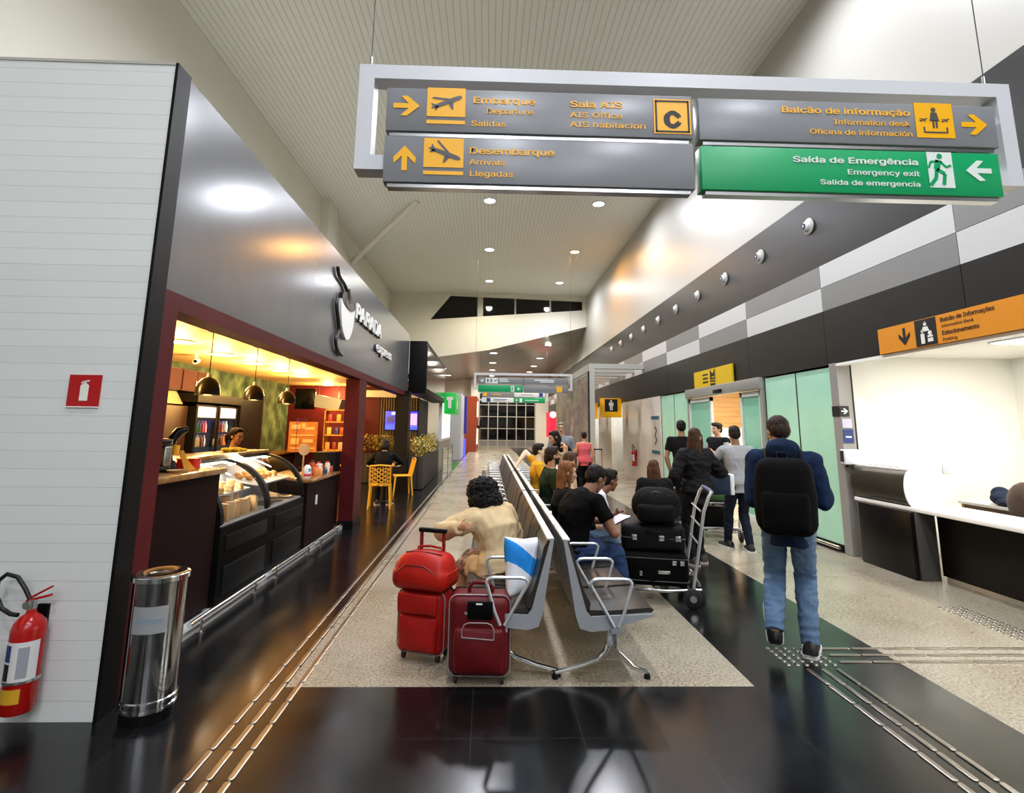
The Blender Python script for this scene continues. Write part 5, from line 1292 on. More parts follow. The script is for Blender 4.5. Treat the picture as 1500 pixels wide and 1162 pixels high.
MB().tube([(.1, .06, .7), (-.1, .03, .7), (-.2, .03, .66), (-.2, .05, .5)], .02, seg=8).build('arm', wrapm, och, 60)
# things on the marble wall
ps_ = thing('poster', 'tall pale poster with teal ends on the marble wall beside the green glass', 'poster', (XW-.004, 15.75, .9))
MB().box((-.012, -.75, 0), (0, 0, 1.05), mat('poster_pale', '#bdb8b0', .5)).build('sheet', None, ps_); 
for z0, z1 in ((.95, 1.05), (0, .09)): MB().box((-.014, -.75, z0), (-.012, 0, z1), mat('poster_teal', '#2c5f70', .5)).build('band', None, ps_)
shape(stroke([(-.1, .75), (.1, .65), (-.08, .5), (.1, .38), (-.1, .25)], .07), frame((-.0125, -.4, 0), (0, -1, 0), (0, 0, 1)), mat('poster_ink', '#55504c', .5), ps_, 'drawing')
e2 = dup(ex, (XW-.09, 17.45, .42), -pi/2, 'small red fire extinguisher far off on the pale marble wall')
wd = thing('paper_dispenser', 'grey box dispenser in the bright toilet passage', 'dispenser', (XW+1.2, 20.3, 1.0)); MB().box((-.15, -.2, 0), (0, .2, .45), mat('disp_grey', '#77766f', .4), bev=.01).build('housing', None, wd); MB().box((-.155, -.12, .02), (-.15, .12, .08), sign_black).build('slot', None, wd)
rs_ = thing('red_shop_sign', 'small glowing red round sign at the far right end of the hall', 'shop sign', (XW-.5, 37.5, 2.0))
MB().box((0, 0, -1.1), (.45, 2.5, .65), mat('red_sign', '#d81838', .4, emit='#ff2040', es=.5)).build('box', None, rs_); MB().lathe([(.001, -.02), (.22, -.02), (.22, 0)], c=(.2, 0, .45), axis='y', seg=24).build('round_mark', mat('red_mark', '#ffe8e8', .4, emit='#ffd0d0', es=2), rs_)

# ================================================================ PEOPLE
def remesh(mb, voxel, smooth=2):
    me = mb.mesh('tmp', 0); o = bpy.data.objects.new('tmp', me); COL.objects.link(o)
    m = o.modifiers.new('r', 'REMESH'); m.mode = 'VOXEL'; m.voxel_size = voxel; m.use_smooth_shade = True
    s = o.modifiers.new('s', 'SMOOTH'); s.factor = .5; s.iterations = smooth
    dg = bpy.context.evaluated_depsgraph_get()
    out = bpy.data.meshes.new_from_object(o.evaluated_get(dg))
    bpy.data.objects.remove(o); bpy.data.meshes.remove(me)
    out.materials.clear(); out.polygons.foreach_set('use_smooth', [True]*len(out.polygons))
    return out
def folds(me, amp, scale=(14, 14, 8), seed=0, amp2=0.):
    off = V((seed*3.1, seed*1.7, seed*.9)); nn = [v.normal.copy() for v in me.vertices]
    for v, n in zip(me.vertices, nn):
        p = V((v.co.x*scale[0], v.co.y*scale[1], v.co.z*scale[2]))+off
        d = amp*(abs(noise.noise(p))*-1.6+.3)
        if amp2: d += amp2*noise.noise(v.co*60+off)
        v.co += n*d
    me.update()
def ik(a, t, l1, l2, hint):
    a = V(a); t = V(t); d = t-a; L_ = d.length
    if L_ > (l1+l2)*.998: t = a+d*((l1+l2)*.998/L_); d = t-a; L_ = d.length
    d = d/L_; x = (l1*l1-l2*l2+L_*L_)/(2*L_); h = math.sqrt(max(0, l1*l1-x*x))
    k = V(hint)-d*V(hint).dot(d)
    if k.length < 1e-4: k = d.cross(V((1, 0, 0)))
    return a+d*x+k.normalized()*h, t
def rot_to(fwd_, up_):
    f = V(fwd_).normalized(); u = V(up_); r = f.cross(u).normalized(); u = r.cross(f)
    return Matrix(((r.x, f.x, u.x), (r.y, f.y, u.y), (r.z, f.z, u.z)))
SKIN = {}
def skin_mats(c):
    if c not in SKIN:
        r, g_, b_, _ = lin(c)
        SKIN[c] = [noisy('skin_'+c[1:], [(.3, c), (.7, c)], scale=8, rough=.5), mat('lips_'+c[1:], '#8a4a42', .5), mat('eye_white', '#d8d4cc', .3), mat('iris', '#1c120c', .2), mat('brow', '#1d1510', .7)]
    return SKIN[c]
def hairmat(c1, c2):
    n = 'hair_'+c1[1:]+c2[1:]
    if n in MATS: return MATS[n]
    return add_bump(noisy(n, [(.3, c1), (.7, c2)], scale=12, detail=5, stretch=(5, 5, .7), rough=.55, spec=.2), 40, .5, .01, (4, 4, .5))
def clothmat(c1, c2=None, rough=.8, scale=5, bump=260, name='cloth'):
    c2 = c2 or c1; n = name+'_'+c1[1:]+c2[1:]
    if n in MATS: return MATS[n]
    m = noisy(n, [(.3, c1), (.7, c2)], scale=scale, rough=rough, spec=.12)
    return add_bump(m, bump, .2, .002)

def person(label, loc, face, H=1.70, female=False, pelvis=None, lean=0, side=0, twist=0, slouch=0, head=(0, 0, 0), lh=None, rh=None, lel=(-.6, -.5, -.4), rel=(.6, -.5, -.4),
           lf=None, rf=None, lfp=0, rfp=0, lfy=.12, rfy=-.12, kl=(0, 1, .1), kr=(0, 1, .1), skin='#b98a6a', hair=('short', '#17110d', '#221812'), top=('tee', '#777777'), bottom=('jeans', '#2a3a5a'), shoes=('#101010', '#cfcfcf'),
           vox=.009, bulk=1., curl=.5, glasses=False, beard=False, group=None, handdir=None):
    """face: world direction the pelvis faces. lh/rh/lf/rf: wrist and ankle targets in local metres (x right, y forward, z up)"""
    rz = math.atan2(face[1], face[0])-pi/2
    root = thing('person', label, 'person', loc, rz, group)
    hip_z = .525*H
    P = V(pelvis) if pelvis else V((0, 0, hip_z-.01))
    seated = pelvis is not None and P.z < .65*hip_z*1.2
    ln, sd, tw = R(lean), R(side), R(twist)
    def updir(k, extra=0): return V((sin(sd*k), sin(ln*k+extra), cos(ln*k+extra)*cos(sd*k))).normalized()
    u0 = updir(.55); u1 = updir(1); u2_ = updir(1, R(slouch)); u3 = updir(1, R(slouch)*1.7)
    X0 = V((1, 0, 0)); X1 = V((cos(tw*.5), sin(tw*.5), 0)); X2 = V((cos(tw), sin(tw), 0))
    def orth(x, u): x = x-u*x.dot(u); return x.normalized()
    pts = [P-u0*.035*H, P, P+u0*.05*H, P+u0*.10*H]
    wst = pts[-1]; pts += [wst+u1*.05*H, wst+u1*.10*H]; ch = pts[-1]
    pts += [ch+u2_*.05*H, ch+u2_*.085*H]; sh = pts[-1]; pts += [sh+u3*.022*H]; nb_ = pts[-1]
    fr_ = [(X0, u0)]*4+[(X1, u1)]*2+[(X2, u2_)]*2+[(X2, u3)]
    if female: rx = [.062, .1, .094, .074, .078, .088, .095, .082, .034]; ry = [.05, .07, .064, .052, .058, .07, .058, .046, .034]
    else: rx = [.06, .094, .09, .084, .09, .102, .108, .094, .038]; ry = [.05, .066, .064, .058, .064, .07, .062, .05, .036]
    rx = [r*H*bulk for r in rx]; ry = [r*H*bulk for r in ry]
    def torso_rings(off, i0=0, i1=9, ext_low=0., flare=1., back=1., shw=0.):
        rs = []
        def ring(c, x, u, a, b_):
            x = orth(x, u); f = u.cross(x)
            return [c+x*a*(abs(cos(t))**.85*(1 if cos(t) > 0 else -1))+f*b_*(abs(sin(t))**.85*(1 if sin(t) > 0 else -1)) for t in [2*pi*k/22 for k in range(22)]]
        if ext_low: rs.append(ring(pts[i0]-fr_[i0][1]*ext_low, *fr_[i0], (rx[i0]+off)*flare, (ry[i0]+off)*flare))
        for i in range(i0, i1): rs.append(ring(pts[i], *fr_[i], rx[i]+off+(shw if i == 7 else 0), ry[i]+off))
        return rs
    # shoulders, arms
    xs_ = orth(X2, u2_)
    shw = (.098 if female else .112)*H*(.5+.5*bulk)
    SHL = ch+u2_*.068*H-xs_*shw; SHR = ch+u2_*.068*H+xs_*shw
    la, lb = .172*H, .150*H
    if lh is None: lh = SHL+V((-.05, .05, -1))*(la+lb)*.96
    if rh is None: rh = SHR+V((.05, .05, -1))*(la+lb)*.96
    EL, WL = ik(SHL, lh, la, lb, lel); ER, WR = ik(SHR, rh, la, lb, rel)
    # legs
    HL = P+V((-.052*H, 0, 0)); HR = P+V((.052*H, 0, 0)); l1, l2 = .245*H, .242*H
    if lf is None: lf = V((HL.x-.01, 0, .052*H))
    if rf is None: rf = V((HR.x+.01, 0, .052*H))
    KL, AL = ik(HL, lf, l1, l2, kl); KR, AR = ik(HR, rf, l1, l2, kr)
    # head
    hh = .131*H; s = hh/.225
    yw, pc, rl = [R(a) for a in head]
    HM = (Matrix.Rotation(tw*.8-yw, 3, 'Z') @ Matrix.Rotation(-pc, 3, 'X') @ Matrix.Rotation(rl, 3, 'Y'))
    neck_top = nb_+(u3*.6+HM @ V((0, .15, .4))).normalized()*.045*H
    HC = neck_top+HM @ V((0, .012, .085))*s
    hl = lambda x, y, z: HC+HM @ V((x, y, z))*s
    sk = skin_mats(skin)
    b = MB()
    b.rings(torso_rings(0))
    b.cap(nb_-u3*.02*H, neck_top+HM @ V((0, .0, .02)), .036*H*(.88 if female else 1), .032*H*(.85 if female else 1))
    af = .86 if female else 1.
    for S_, E_, W_, sg in ((SHL, EL, WL, -1), (SHR, ER, WR, 1)):
        b.cap(S_, E_, .031*H*af*bulk, .024*H*af); b.cap(E_, E_+(W_-E_)*.3, .025*H*af, .0255*H*af); b.cap(E_+(W_-E_)*.3, W_, .0255*H*af, .0155*H*af)
        b.cap(ch+u2_*.06*H, S_, .045*H, .033*H*af)
        # hand: palm, four fingers, thumb
        fa = (W_-E_).normalized(); d = fa
        if handdir and handdir[0 if sg < 0 else 1]: d = (fa*.4+V(handdir[0 if sg < 0 else 1]).normalized()*.8).normalized()
        inward = V((-sg, 0, 0)); nrm = inward-d*inward.dot(d)
        if nrm.length < .2: nrm = V((0, 0, -1))-d*V((0, 0, -1)).dot(d)
        nrm.normalize(); lat = d.cross(nrm).normalized()
        if lat.dot(V((0, 1, 0))+V((0, 0, 1))) < 0: lat = -lat      # thumb side: forward / up
        hs = H/1.72*af
        Mp = Matrix((( lat.x, d.x, nrm.x), (lat.y, d.y, nrm.y), (lat.z, d.z, nrm.z)))
        b.ell(W_+d*.05*hs, (.040*hs, .056*hs, .0155*hs), M=Mp)
        for fi, (o_, ln_) in enumerate(((.030, .078), (.0105, .088), (-.0095, .080), (-.029, .062))):
            q = W_+d*.088*hs+lat*o_*hs; dd = d; r = .0085*hs
            for sgm, kk in ((.45, .6), (.32, .9), (.25, .7)):
                dd = (Matrix.Rotation(curl*kk, 3, d.cross(nrm)) @ dd); q2 = q+dd*ln_*sgm*hs; b.cap(q, q2, r, r*.9, seg=8); q = q2; r *= .92
        q = W_+d*.022*hs+lat*.028*hs; dd = (d*.6+lat*.75+nrm*.25).normalized(); q2 = q+dd*.038*hs; b.cap(q, q2, .0115*hs, .0098*hs, seg=8); dd = (d*.85+lat*.3+nrm*.4).normalized(); b.cap(q2, q2+dd*.034*hs, .0098*hs, .008*hs, seg=8)
    for Hp, K_, A_ in ((HL, KL, AL), (HR, KR, AR)):
        b.cap(Hp, K_, .052*H*bulk, .034*H); c_ = K_+(A_-K_)*.32; b.cap(K_, c_, .033*H, .034*H); b.cap(c_, A_, .034*H, .021*H)
    feet = []
    for A_, fp, fy in ((AL, lfp, lfy), (AR, rfp, rfy)):
        fd = Matrix.Rotation(fy, 3, 'Z') @ Matrix.Rotation(-R(fp), 3, 'X') @ V((0, 1, 0)); fu = Matrix.Rotation(fy, 3, 'Z') @ Matrix.Rotation(-R(fp), 3, 'X') @ V((0, 0, 1))
        heel = A_-fu*.030*H-fd*.025*H; toe = A_-fu*.034*H+fd*.10*H
        b.cap(A_, A_-fu*.03*H, .021*H, .018*H); b.cap(heel, toe, .018*H, .016*H); feet.append((A_, fd, fu))
    # head surface
    def hE(c, r): b.ell(hl(*c), V(r)*s, M=HM)
    hE((0, -.012, .028), (.073, .094, .084)); hE((0, .018, -.03), (.058, .066, .082)); hE((0, .04, -.068), (.042, .044, .036)); hE((0, .062, -.092), (.024, .022, .018))
    hE((0, .05, .03), (.055, .04, .05))
    b.cap(hl(0, .083, .012), hl(0, .104, -.03), .0085*s, .0125*s, seg=8); hE((-.012, .094, -.034), (.009, .01, .008)); hE((.012, .094, -.034), (.009, .01, .008))
    for sx in (-1, 1):
        hE((sx*.072, -.008, -.008), (.011, .021, .032)); b.cap(hl(sx*.012, .082, .028), hl(sx*.045, .070, .028), .009*s, .008*s, seg=8); hE((sx*.04, .062, -.02), (.02, .02, .016)); hE((sx*.03, .074, .008), (.013, .011, .009))
    hE((0, .082, -.055), (.022, .012, .006)); hE((0, .081, -.066), (.019, .012, .007))
    me = remesh(b, vox, 2)
    for m_ in sk: me.materials.append(m_)
    hi = HM.transposed(); mi = []
    for p_ in me.polygons:
        q = (hi @ (p_.center-HC))/s; k = 0
        if q.y > .05 and abs(q.x) < .06:
            ax = abs(q.x)
            if ((ax-.03)/.014)**2+((q.z-.008)/.0075)**2 < 1: k = 3 if (ax-.03)**2+(q.z-.008)**2 < .0066**2 else 2
            elif .012 < ax < .048 and .021 < q.z < .031: k = 4
            elif ax < .023 and -.074 < q.z < -.048 and q.y > .075: k = 1
            elif beard and q.z < -.03 and (ax > .02 or q.z < -.06 or q.z > -.05): k = 4
        elif beard and q.z < -.03 and q.y > .0 and abs(q.x) < .08 and q.z > -.13: k = 4
        mi.append(k)
    me.polygons.foreach_set('material_index', mi)
    link('body', me, root)
    # ---- hair
    st_, c1, c2 = hair; hm = hairmat(c1, c2); hb = MB()
    def hE2(c, r, rot_=None): hb.ell(hl(*c), V(r)*s, M=HM @ rot_ if rot_ else HM)
    if st_ == 'bald':
        for sx in (-1, 1): hE2((sx*.055, -.035, .0), (.025, .05, .045))
        hE2((0, -.075, -.005), (.06, .036, .05))
    else:
        hE2((0, -.022, .042), (.081, .096, .083)); hE2((0, -.055, .0), (.074, .062, .075))
        for sx in (-1, 1): hE2((sx*.06, -.01, .02), (.02, .035, .045))
        hE2((0, .03, .088), (.062, .05, .034))
    if st_ in ('long', 'longback'):
        hE2((0, -.07, -.04), (.078, .05, .10)); w0 = .075
        rs = []; drop = .30 if st_ == 'long' else .36
        for i in range(9):
            f = i/8; c = hl(0, -.055, .0)*(1)+V((0, 0, -drop*s*f))+(-(u2_.cross(xs_)))*0; 
            back = HM @ V((0, -1, 0)); back = V((back.x, back.y, 0))
            c = c+back*(.028*s*sin(f*2.2))+(sh-nb_)*0
            ww = (.075+.03*sin(f*pi*.8))*s*(1-.25*f*f); dd_ = (.055-.012*f)*s*(1-.3*f*f)
            side_ = HM @ V((1, 0, 0)); side_ = V((side_.x, side_.y, 0)).normalized(); bk_ = back.normalized() if back.length else V((0, -1, 0))
            rs.append([c+side_*ww*cos(t)+bk_*dd_*sin(t) for t in [2*pi*k/16 for k in range(16)]])
        hb.rings(rs)
        for sx in (-1, 1): hb.cap(hl(sx*.072, .02, .02), hl(sx*.082, .005, -.06)+V((0, 0, -.02)), .02*s, .022*s); hb.cap(hl(sx*.082, .005, -.06)+V((0, 0, -.02)), hl(sx*.085, .0, -.06)+V((0, 0, -.14*s)), .022*s, .012*s)
    if st_ == 'curly':
        hE2((0, -.05, .02), (.155, .145, .128)); hE2((0, -.085, -.08), (.165, .11, .135)); 
        for sx in (-1, 1): hE2((sx*.1, -.015, -.07), (.05, .065, .09)); hE2((sx*.075, -.06, -.15), (.07, .055, .07))
    if st_ == 'bob':
        hE2((0, -.06, -.03), (.088, .06, .10))
        for sx in (-1, 1): hE2((sx*.078, -.005, -.03), (.02, .045, .08))
    if st_ == 'bun': hE2((0, -.11, .06), (.038, .038, .036))
    if st_ == 'pony':
        hb.cap(hl(0, -.1, .05), hl(0, -.16, -.02), .026*s, .03*s); hb.cap(hl(0, -.16, -.02), hl(0, -.15, -.14), .03*s, .012*s)
    hme = remesh(hb, min(vox, .008), 1)
    nn = [v.normal.copy() for v in hme.vertices]
    for v, n in zip(hme.vertices, nn):
        q = hi @ (v.co-HC)/s
        if st_ == 'curly': v.co += n*(.016*noise.noise(v.co*38)+.010*noise.noise(v.co*80))
        elif st_ == 'bald': v.co += n*-.002
        else: v.co += n*(.004*noise.noise(V((v.co.x*70, v.co.y*70, v.co.z*14))))
    hme.materials.append(hm); link('hair', hme, root)
    if beard and False: pass
    if st_ == 'beret' or hair[0] == 'cap':
        pass
    if glasses:
        g2 = MB()
        for sx in (-1, 1):
            g2.tube([hl(sx*.032+.02*cos(t), .094, .006+.016*sin(t)) for t in [2*pi*k/14 for k in range(14)]], .0022, seg=6, close=True); g2.tube([hl(sx*.052, .093, .01), hl(sx*.076, .05, .012), hl(sx*.078, -.01, .01)], .002, seg=6)
        g2.tube([hl(-.012, .097, .008), hl(.012, .097, .008)], .002, seg=6); g2.build('glasses', mat('glasses_frame', '#c8b8a0' if glasses == 'light' else '#151515', .3), root)
    # ---- clothes
    kind, tc = top[0], top[1]; tc2 = top[2] if len(top) > 2 else tc
    off = {'tee': .014, 'tank': .016, 'shirt': .016, 'jacket': .026, 'puffer': .042, 'vest': .03, 'coat': .03}[kind]
    low = {'tee': .035, 'tank': .03, 'shirt': .04, 'jacket': .05, 'puffer': .05, 'vest': .0, 'coat': .17}[kind]*H
    t_ = MB(); i1 = 9 if kind != 'tank' else 8
    if seated and kind not in ('coat',): low = min(low, .0)
    ringz = torso_rings(off, 0 if not seated else 1, i1, low if not seated else .01, 1.05)
    t_.rings(ringz)
    if kind == 'tank':
        for sx in (-1, 1): t_.cap(ch+u2_*.05*H+xs_*sx*.06*H, sh+xs_*sx*.055*H+u3*.004*H, .04*H, .02*H)
    else:
        slv = {'tee': .62, 'shirt': .97, 'jacket': .97, 'puffer': .97, 'vest': 0, 'coat': .97}[kind]
        t_.cap(nb_-u3*.045*H, nb_+u3*.004*H, .05*H+off*.4, .037*H+off*.5, eb=False)
        for S_, E_, W_ in ((SHL, EL, WL), (SHR, ER, WR)):
            t_.cap(ch+u2_*.06*H, S_, .046*H+off*.7, .032*H*af+off)
            ra, rb_ = .031*H*af*bulk+off+(.016 if kind == 'coat' else 0), .025*H*af+off*.9+(.016 if kind == 'coat' else 0)
            if slv == 0: continue
            if slv < .9: t_.cap(S_, S_+(E_-S_)*slv, ra, rb_+.008, eb=False)
            else: t_.cap(S_, E_, ra, rb_); t_.cap(E_, E_+(W_-E_)*(.96), rb_, .019*H*af+off*.8, eb=False)
    if kind in ('jacket', 'puffer') and len(top) > 3:   # hood
        t_.ell(nb_-u3.cross(xs_)*-0+u3*.0-(u2_.cross(xs_))*.05*H, (.07*H, .045*H, .05*H))
    if kind == 'coat' and seated:
        for Hp, K_ in ((HL, KL), (HR, KR)):
            t_.cap(Hp+V((0, -.02, .01)), Hp+(K_-Hp)*(.72 if Hp is HL else .5)+V((0, 0, .005)), .068*H, .058*H, eb=False)
            t_.cap(Hp+V((Hp.x*.5, -.01, 0)), Hp+V((Hp.x*.7, .03, -.10)), .058*H, .05*H, eb=False)
    tme = remesh(t_, max(vox, .008), 3); folds(tme, {'puffer': .014, 'jacket': .011, 'coat': .011}.get(kind, .008), seed=hash(label) % 97 if False else len(label), scale=(9, 9, 16) if kind == 'puffer' else (12, 12, 9))
    tme.materials.append(clothmat(tc, tc if kind == 'vest' else tc2, rough=.7 if kind == 'puffer' else .85)); link({'tee': 'tee_shirt', 'tank': 'tank_top', 'shirt': 'shirt', 'jacket': 'jacket', 'puffer': 'jacket', 'vest': 'vest', 'coat': 'jacket'}[kind], tme, root)
    if kind == 'vest':   # sleeves of the shirt below
        t2 = MB(); t2.rings(torso_rings(.012, 1, 9))
        for S_, E_, W_ in ((SHL, EL, WL), (SHR, ER, WR)): t2.cap(ch+u2_*.06*H, S_, .05*H, .045*H); t2.cap(S_, S_+(E_-S_)*.75, .031*H+.014, .027*H+.016, eb=False)
        m2 = remesh(t2, max(vox, .009), 2); m2.materials.append(clothmat(tc2)); link('shirt', m2, root)
    # trousers / skirt
    bk, bc_ = bottom[0], bottom[1]; bc2 = bottom[2] if len(bottom) > 2 else bc_
    q = MB()
    q.rings(torso_rings(.006, 0, 3, .0))
    rk = {'jeans': (.012, .020, .022), 'slim': (.008, .010, .010), 'wide': (.014, .03, .035), 'skirt': (.012, .02, .02)}[bk]
    for Hp, K_, A_ in ((HL, KL, AL), (HR, KR, AR)):
        q.cap(Hp, K_, .052*H*bulk+rk[0], .034*H+rk[1]*.9)
        if bk != 'skirt':
            fd = (A_-K_).normalized(); e = A_+fd*.012*H
            c_ = K_+(A_-K_)*.35; q.cap(K_, c_, .034*H+rk[1]*.9, .035*H+rk[1]*.8); q.cap(c_, e, .035*H+rk[1]*.8, .023*H+rk[2], eb=False)
    if bk == 'skirt': q.cap((HL+HR)/2, (KL+KR)/2, .1*H, .085*H)
    qme = remesh(q, max(vox, .008), 2); folds(qme, .010, (10, 10, 17), 5)
    qme.materials.append(clothmat(bc_, bc2, scale=3) if bk != 'skirt' else clothmat(bc_, bc2, scale=26, name='print')); link({'jeans': 'jeans', 'slim': 'trousers', 'wide': 'trousers', 'skirt': 'skirt'}[bk], qme, root)
    # shoes
    for A_, fd, fu in feet:
        r = fd.cross(fu).normalized(); rs = []; so = []
        prof = [(-.052, .020, .030), (-.046, .028, .055), (-.02, .031, .062), (.02, .030, .050), (.055, .033, .036), (.09, .033, .030), (.115, .026, .024), (.128, .012, .016)]
        for y, hw, hz in prof:
            base = A_-fu*.052*H+fd*y*H
            rs.append([base+r*hw*H*cos(t)*(1 if sin(t) > -.2 else .9)+fu*(max(0, sin(t))*hz*H+.006*H) for t in [2*pi*k/16 for k in range(16)]])
            so.append([base+r*hw*1.07*H*x_+fu*z_*H for x_, z_ in ((-1, 0), (1, 0), (1.02, .014), (-1.02, .014))])
        sh_o = MB().rings(rs).build('shoe', mat('shoe_'+shoes[0][1:], shoes[0], .5), root, 60)
        MB().rings(so).build('sole', mat('sole_'+shoes[1][1:], shoes[1], .6), sh_o, 60)
    info = dict(root=root, hl=hl, HM=HM, s=s, SHL=SHL, SHR=SHR, ch=ch, u=u2_, xs=xs_, P=P, WL=WL, WR=WR, EL=EL, ER=ER, wst=wst, nb=nb_)
    return info
def loc2world(info, p): return Matrix.Translation(info['root'].location) @ Matrix.Rotation(info['root'].rotation_euler.z, 4, 'Z') @ V(p)
def w2l(loc, face, p):
    rz = math.atan2(face[1], face[0])-pi/2
    return Matrix.Rotation(-rz, 3, 'Z') @ (V(p)-V(loc))

# --- walking man with the backpack
W_ = (2.25, 4.15, 0); WF = (.48, .88, 0)
wk = person('man walking away in a navy jacket and blue jeans with a black backpack', W_, WF, 1.745, pelvis=(0.0, 0, .905), lean=4, slouch=7, head=(-22, 20, 0), lh=(-.13, .25, 1.08), rh=(.09, .27, 1.10), lel=(-.35, -.8, -.5), rel=(.62, -.6, -.4),
            lf=(-.13, -.12, .20), rf=(.09, .06, .091), lfp=-62, rfp=0, lfy=.1, rfy=-.1, kl=(0, 1, .2), kr=(0, 1, 0), skin='#b08a6c', hair=('short', '#241a14', '#33261c'), top=('jacket', '#142138', '#1b2c4a', 1), bottom=('jeans', '#4c6788', '#6b839f'), shoes=('#0c0c0d', '#c9c9c6'), vox=.0065, curl=.8, bulk=.94)
ph = thing('phone', 'phone held before his chest by the walking man', 'phone', (0, 0, 0)); MB().box((-.036, -.004, -.07), (.036, .004, .07), black_gloss, bev=.003).build('case', None, ph); MB().box((-.032, -.0055, -.065), (.032, -.004, .065), mat('phone_glass', '#0a0a10', .08)).build('screen', None, ph)
ph.matrix_world = Matrix.Translation(loc2world(wk, (-.03, .415, 1.17))) @ Matrix.Rotation(-.6, 4, 'X')
bpk = backpack('backpack', 'black backpack worn by the walking man in the navy jacket', (2.135, 3.95, .86), -.5, .38, .19, .54, fabric('walker_pack', '#040405', '#070709', .85, spec=.1), -.06)
for sx in (-1, 1):
    s_ = MB(); s_.tube([(sx*.10, .10, .47), (sx*.115, .17, .585), (sx*.125, .26, .60), (sx*.13, .335, .52), (sx*.14, .345, .38), (sx*.16, .27, .2), (sx*.165, .12, .08)], .017, seg=8); s_.build('shoulder_strap', black_fab, bpk, 60)
# --- man in grey tee with trolley
gm_ = person('man in a grey tee shirt and dark jeans pushing a trolley toward the door', (3.44, 7.52, 0), (-.05, 1, 0), 1.67, lean=4, head=(8, 4, 0), lh=(-.22, .36, .98), rh=(.19, .36, .98), lel=(-1, -.3, -.3), rel=(1, -.3, -.2), lf=(-.1, .2, .085), rf=(.08, -.05, .085), rfy=-.25,
             skin='#7c583f', hair=('short', '#14100d', '#201915'), top=('tee', '#8b8e92', '#979a9e'), bottom=('slim', '#10141d', '#1a2130'), shoes=('#101114', '#d6d6d2'), vox=.008, bulk=1.06, curl=1.2)
# --- woman behind the luggage trolley
TW = (2.56, 6.75, 0)
tw_ = person('woman with long brown hair in a black puffer jacket standing behind the luggage trolley', TW, (-.25, 1, 0), 1.63, True, head=(48, 2, 0), lh=(-.22, .2, .93), rh=(.24, .16, 1.0), rf=(.09, .1, .085), skin='#c49a7c', hair=('longback', '#2c1b12', '#4a3020'), top=('puffer', '#121113', '#1b1a1c'), bottom=('slim', '#121214', '#1a1a1d'), shoes=('#3a2c28', '#cfc5bb'), vox=.008)
tote = thing('tote_bag', 'navy and white tote bag on the arm of the woman in the puffer jacket', 'bag', (2.87, 6.85, .80), -.2)
b = softbox(.30, .12, .25, .04, .015); b.build('body', fabric('tote_navy', '#0e1e30', '#16293f', .5), tote, 60)
MB().obox(Matrix.Translation((.155, 0, .13)) @ Matrix.Rotation(.0, 4, 'Y'), (.05, .13, .25), wrapm, .012).build('white_side', None, tote, label='white side panel')
MB().tube([(-.1, 0, .24), (-.14, .0, .4), (-.2, 0, .54), (-.16, 0, .42), (.1, 0, .24)], .008, seg=8).build('strap', black_fab, tote, 60)
# --- man in black at the green glass
person('man in black standing by the frosted glass, looking toward the door', (3.45, 9.7, 0), (.5, .85, 0), 1.77, head=(-25, 0, 0), skin='#9a7458', hair=('short', '#110d0b', '#1b1512'), top=('tee', '#0e0e10', '#141416'), bottom=('slim', '#101013', '#17171b'), vox=.011)
# --- guard in the doorway
gd = person('guard with a black beret and vest standing in the doorway', (4.66, 11.0, 0), (-.9, -.45, 0), 1.73, head=(10, 0, 0), lh=(-.1, .28, 1.15), rh=(.12, .26, 1.1), skin='#b58c70', hair=('short', '#15110e', '#1c1613'), top=('vest', '#14161a', '#8d9094'), bottom=('wide', '#2a2d30', '#33363a'), vox=.010, bulk=1.04)
br = MB(); br.ell(gd['hl'](.015, -.02, .1), V((.108, .115, .045))*gd['s'], M=gd['HM'] @ Matrix.Rotation(-.18, 3, 'Y')); br.ell(gd['hl'](0, -.015, .068), V((.083, .098, .03))*gd['s'], M=gd['HM']); br.build('beret', mat('beret_black', '#0c0c0e', .8), gd['root'], 60)
# --- long haired girl left of the trolley
person('girl with long brown hair in black, seen from behind left of the luggage trolley', (1.86, 6.15, 0), (.1, 1, 0), 1.27, True, head=(0, 8, 0), skin='#b98d70', hair=('long', '#3a2417', '#573823'), top=('jacket', '#0e0e10', '#151517'), bottom=('slim', '#15161a', '#1b1c20'), vox=.009, bulk=1.15)

# --- seated passengers, right row (facing +x). local: x right = world -y, y forward = world +x
def sit(label, y, x=.80, **kw):
    z = .535; d = dict(pelvis=(0, 0, z), lf=(-.10, .47, .085), rf=(.10, .47, .085), kl=(-.1, 1, .6), kr=(.1, 1, .6), vox=.009)
    d.update(kw); fc = d.pop('face', (1, 0, 0)); return person(label, (x, y, 0), fc, **d)
bt_ = sit('man in a black tee shirt and jeans bent over a tablet', 4.98, .74, face=(.88, .47, 0), H=1.72, lean=17, slouch=18, head=(0, 30, 0), lh=(-.07, .43, .74), rh=(.14, .36, .70), lel=(-1, -.2, -.6), rel=(1, -.2, -.7), lf=(-.14, .50, .088), rf=(.12, .52, .088), skin='#8a6048', hair=('short', '#0e0b0a', '#171210'), top=('tee', '#050506', '#08080a'), bottom=('jeans', '#1c2c4a', '#2c4066'), vox=.007, curl=.9, bulk=1.05)
tbl = thing('tablet', 'tablet with a bright page held by the man in the black tee shirt', 'tablet'); MB().box((-.11, -.08, 0), (.11, .08, .009), black_gloss, bev=.003).build('case', None, tbl); MB().box((-.1, -.07, .009), (.1, .07, .0105), mat('tablet_page', '#b8bac6', .3, emit='#c8cad8', es=.12)).build('screen', None, tbl)
tbl.matrix_world = Matrix.Translation((1.20, 5.13, .77)) @ Matrix.Rotation(.5, 4, 'Z') @ Matrix.Rotation(-.3, 4, 'Y')
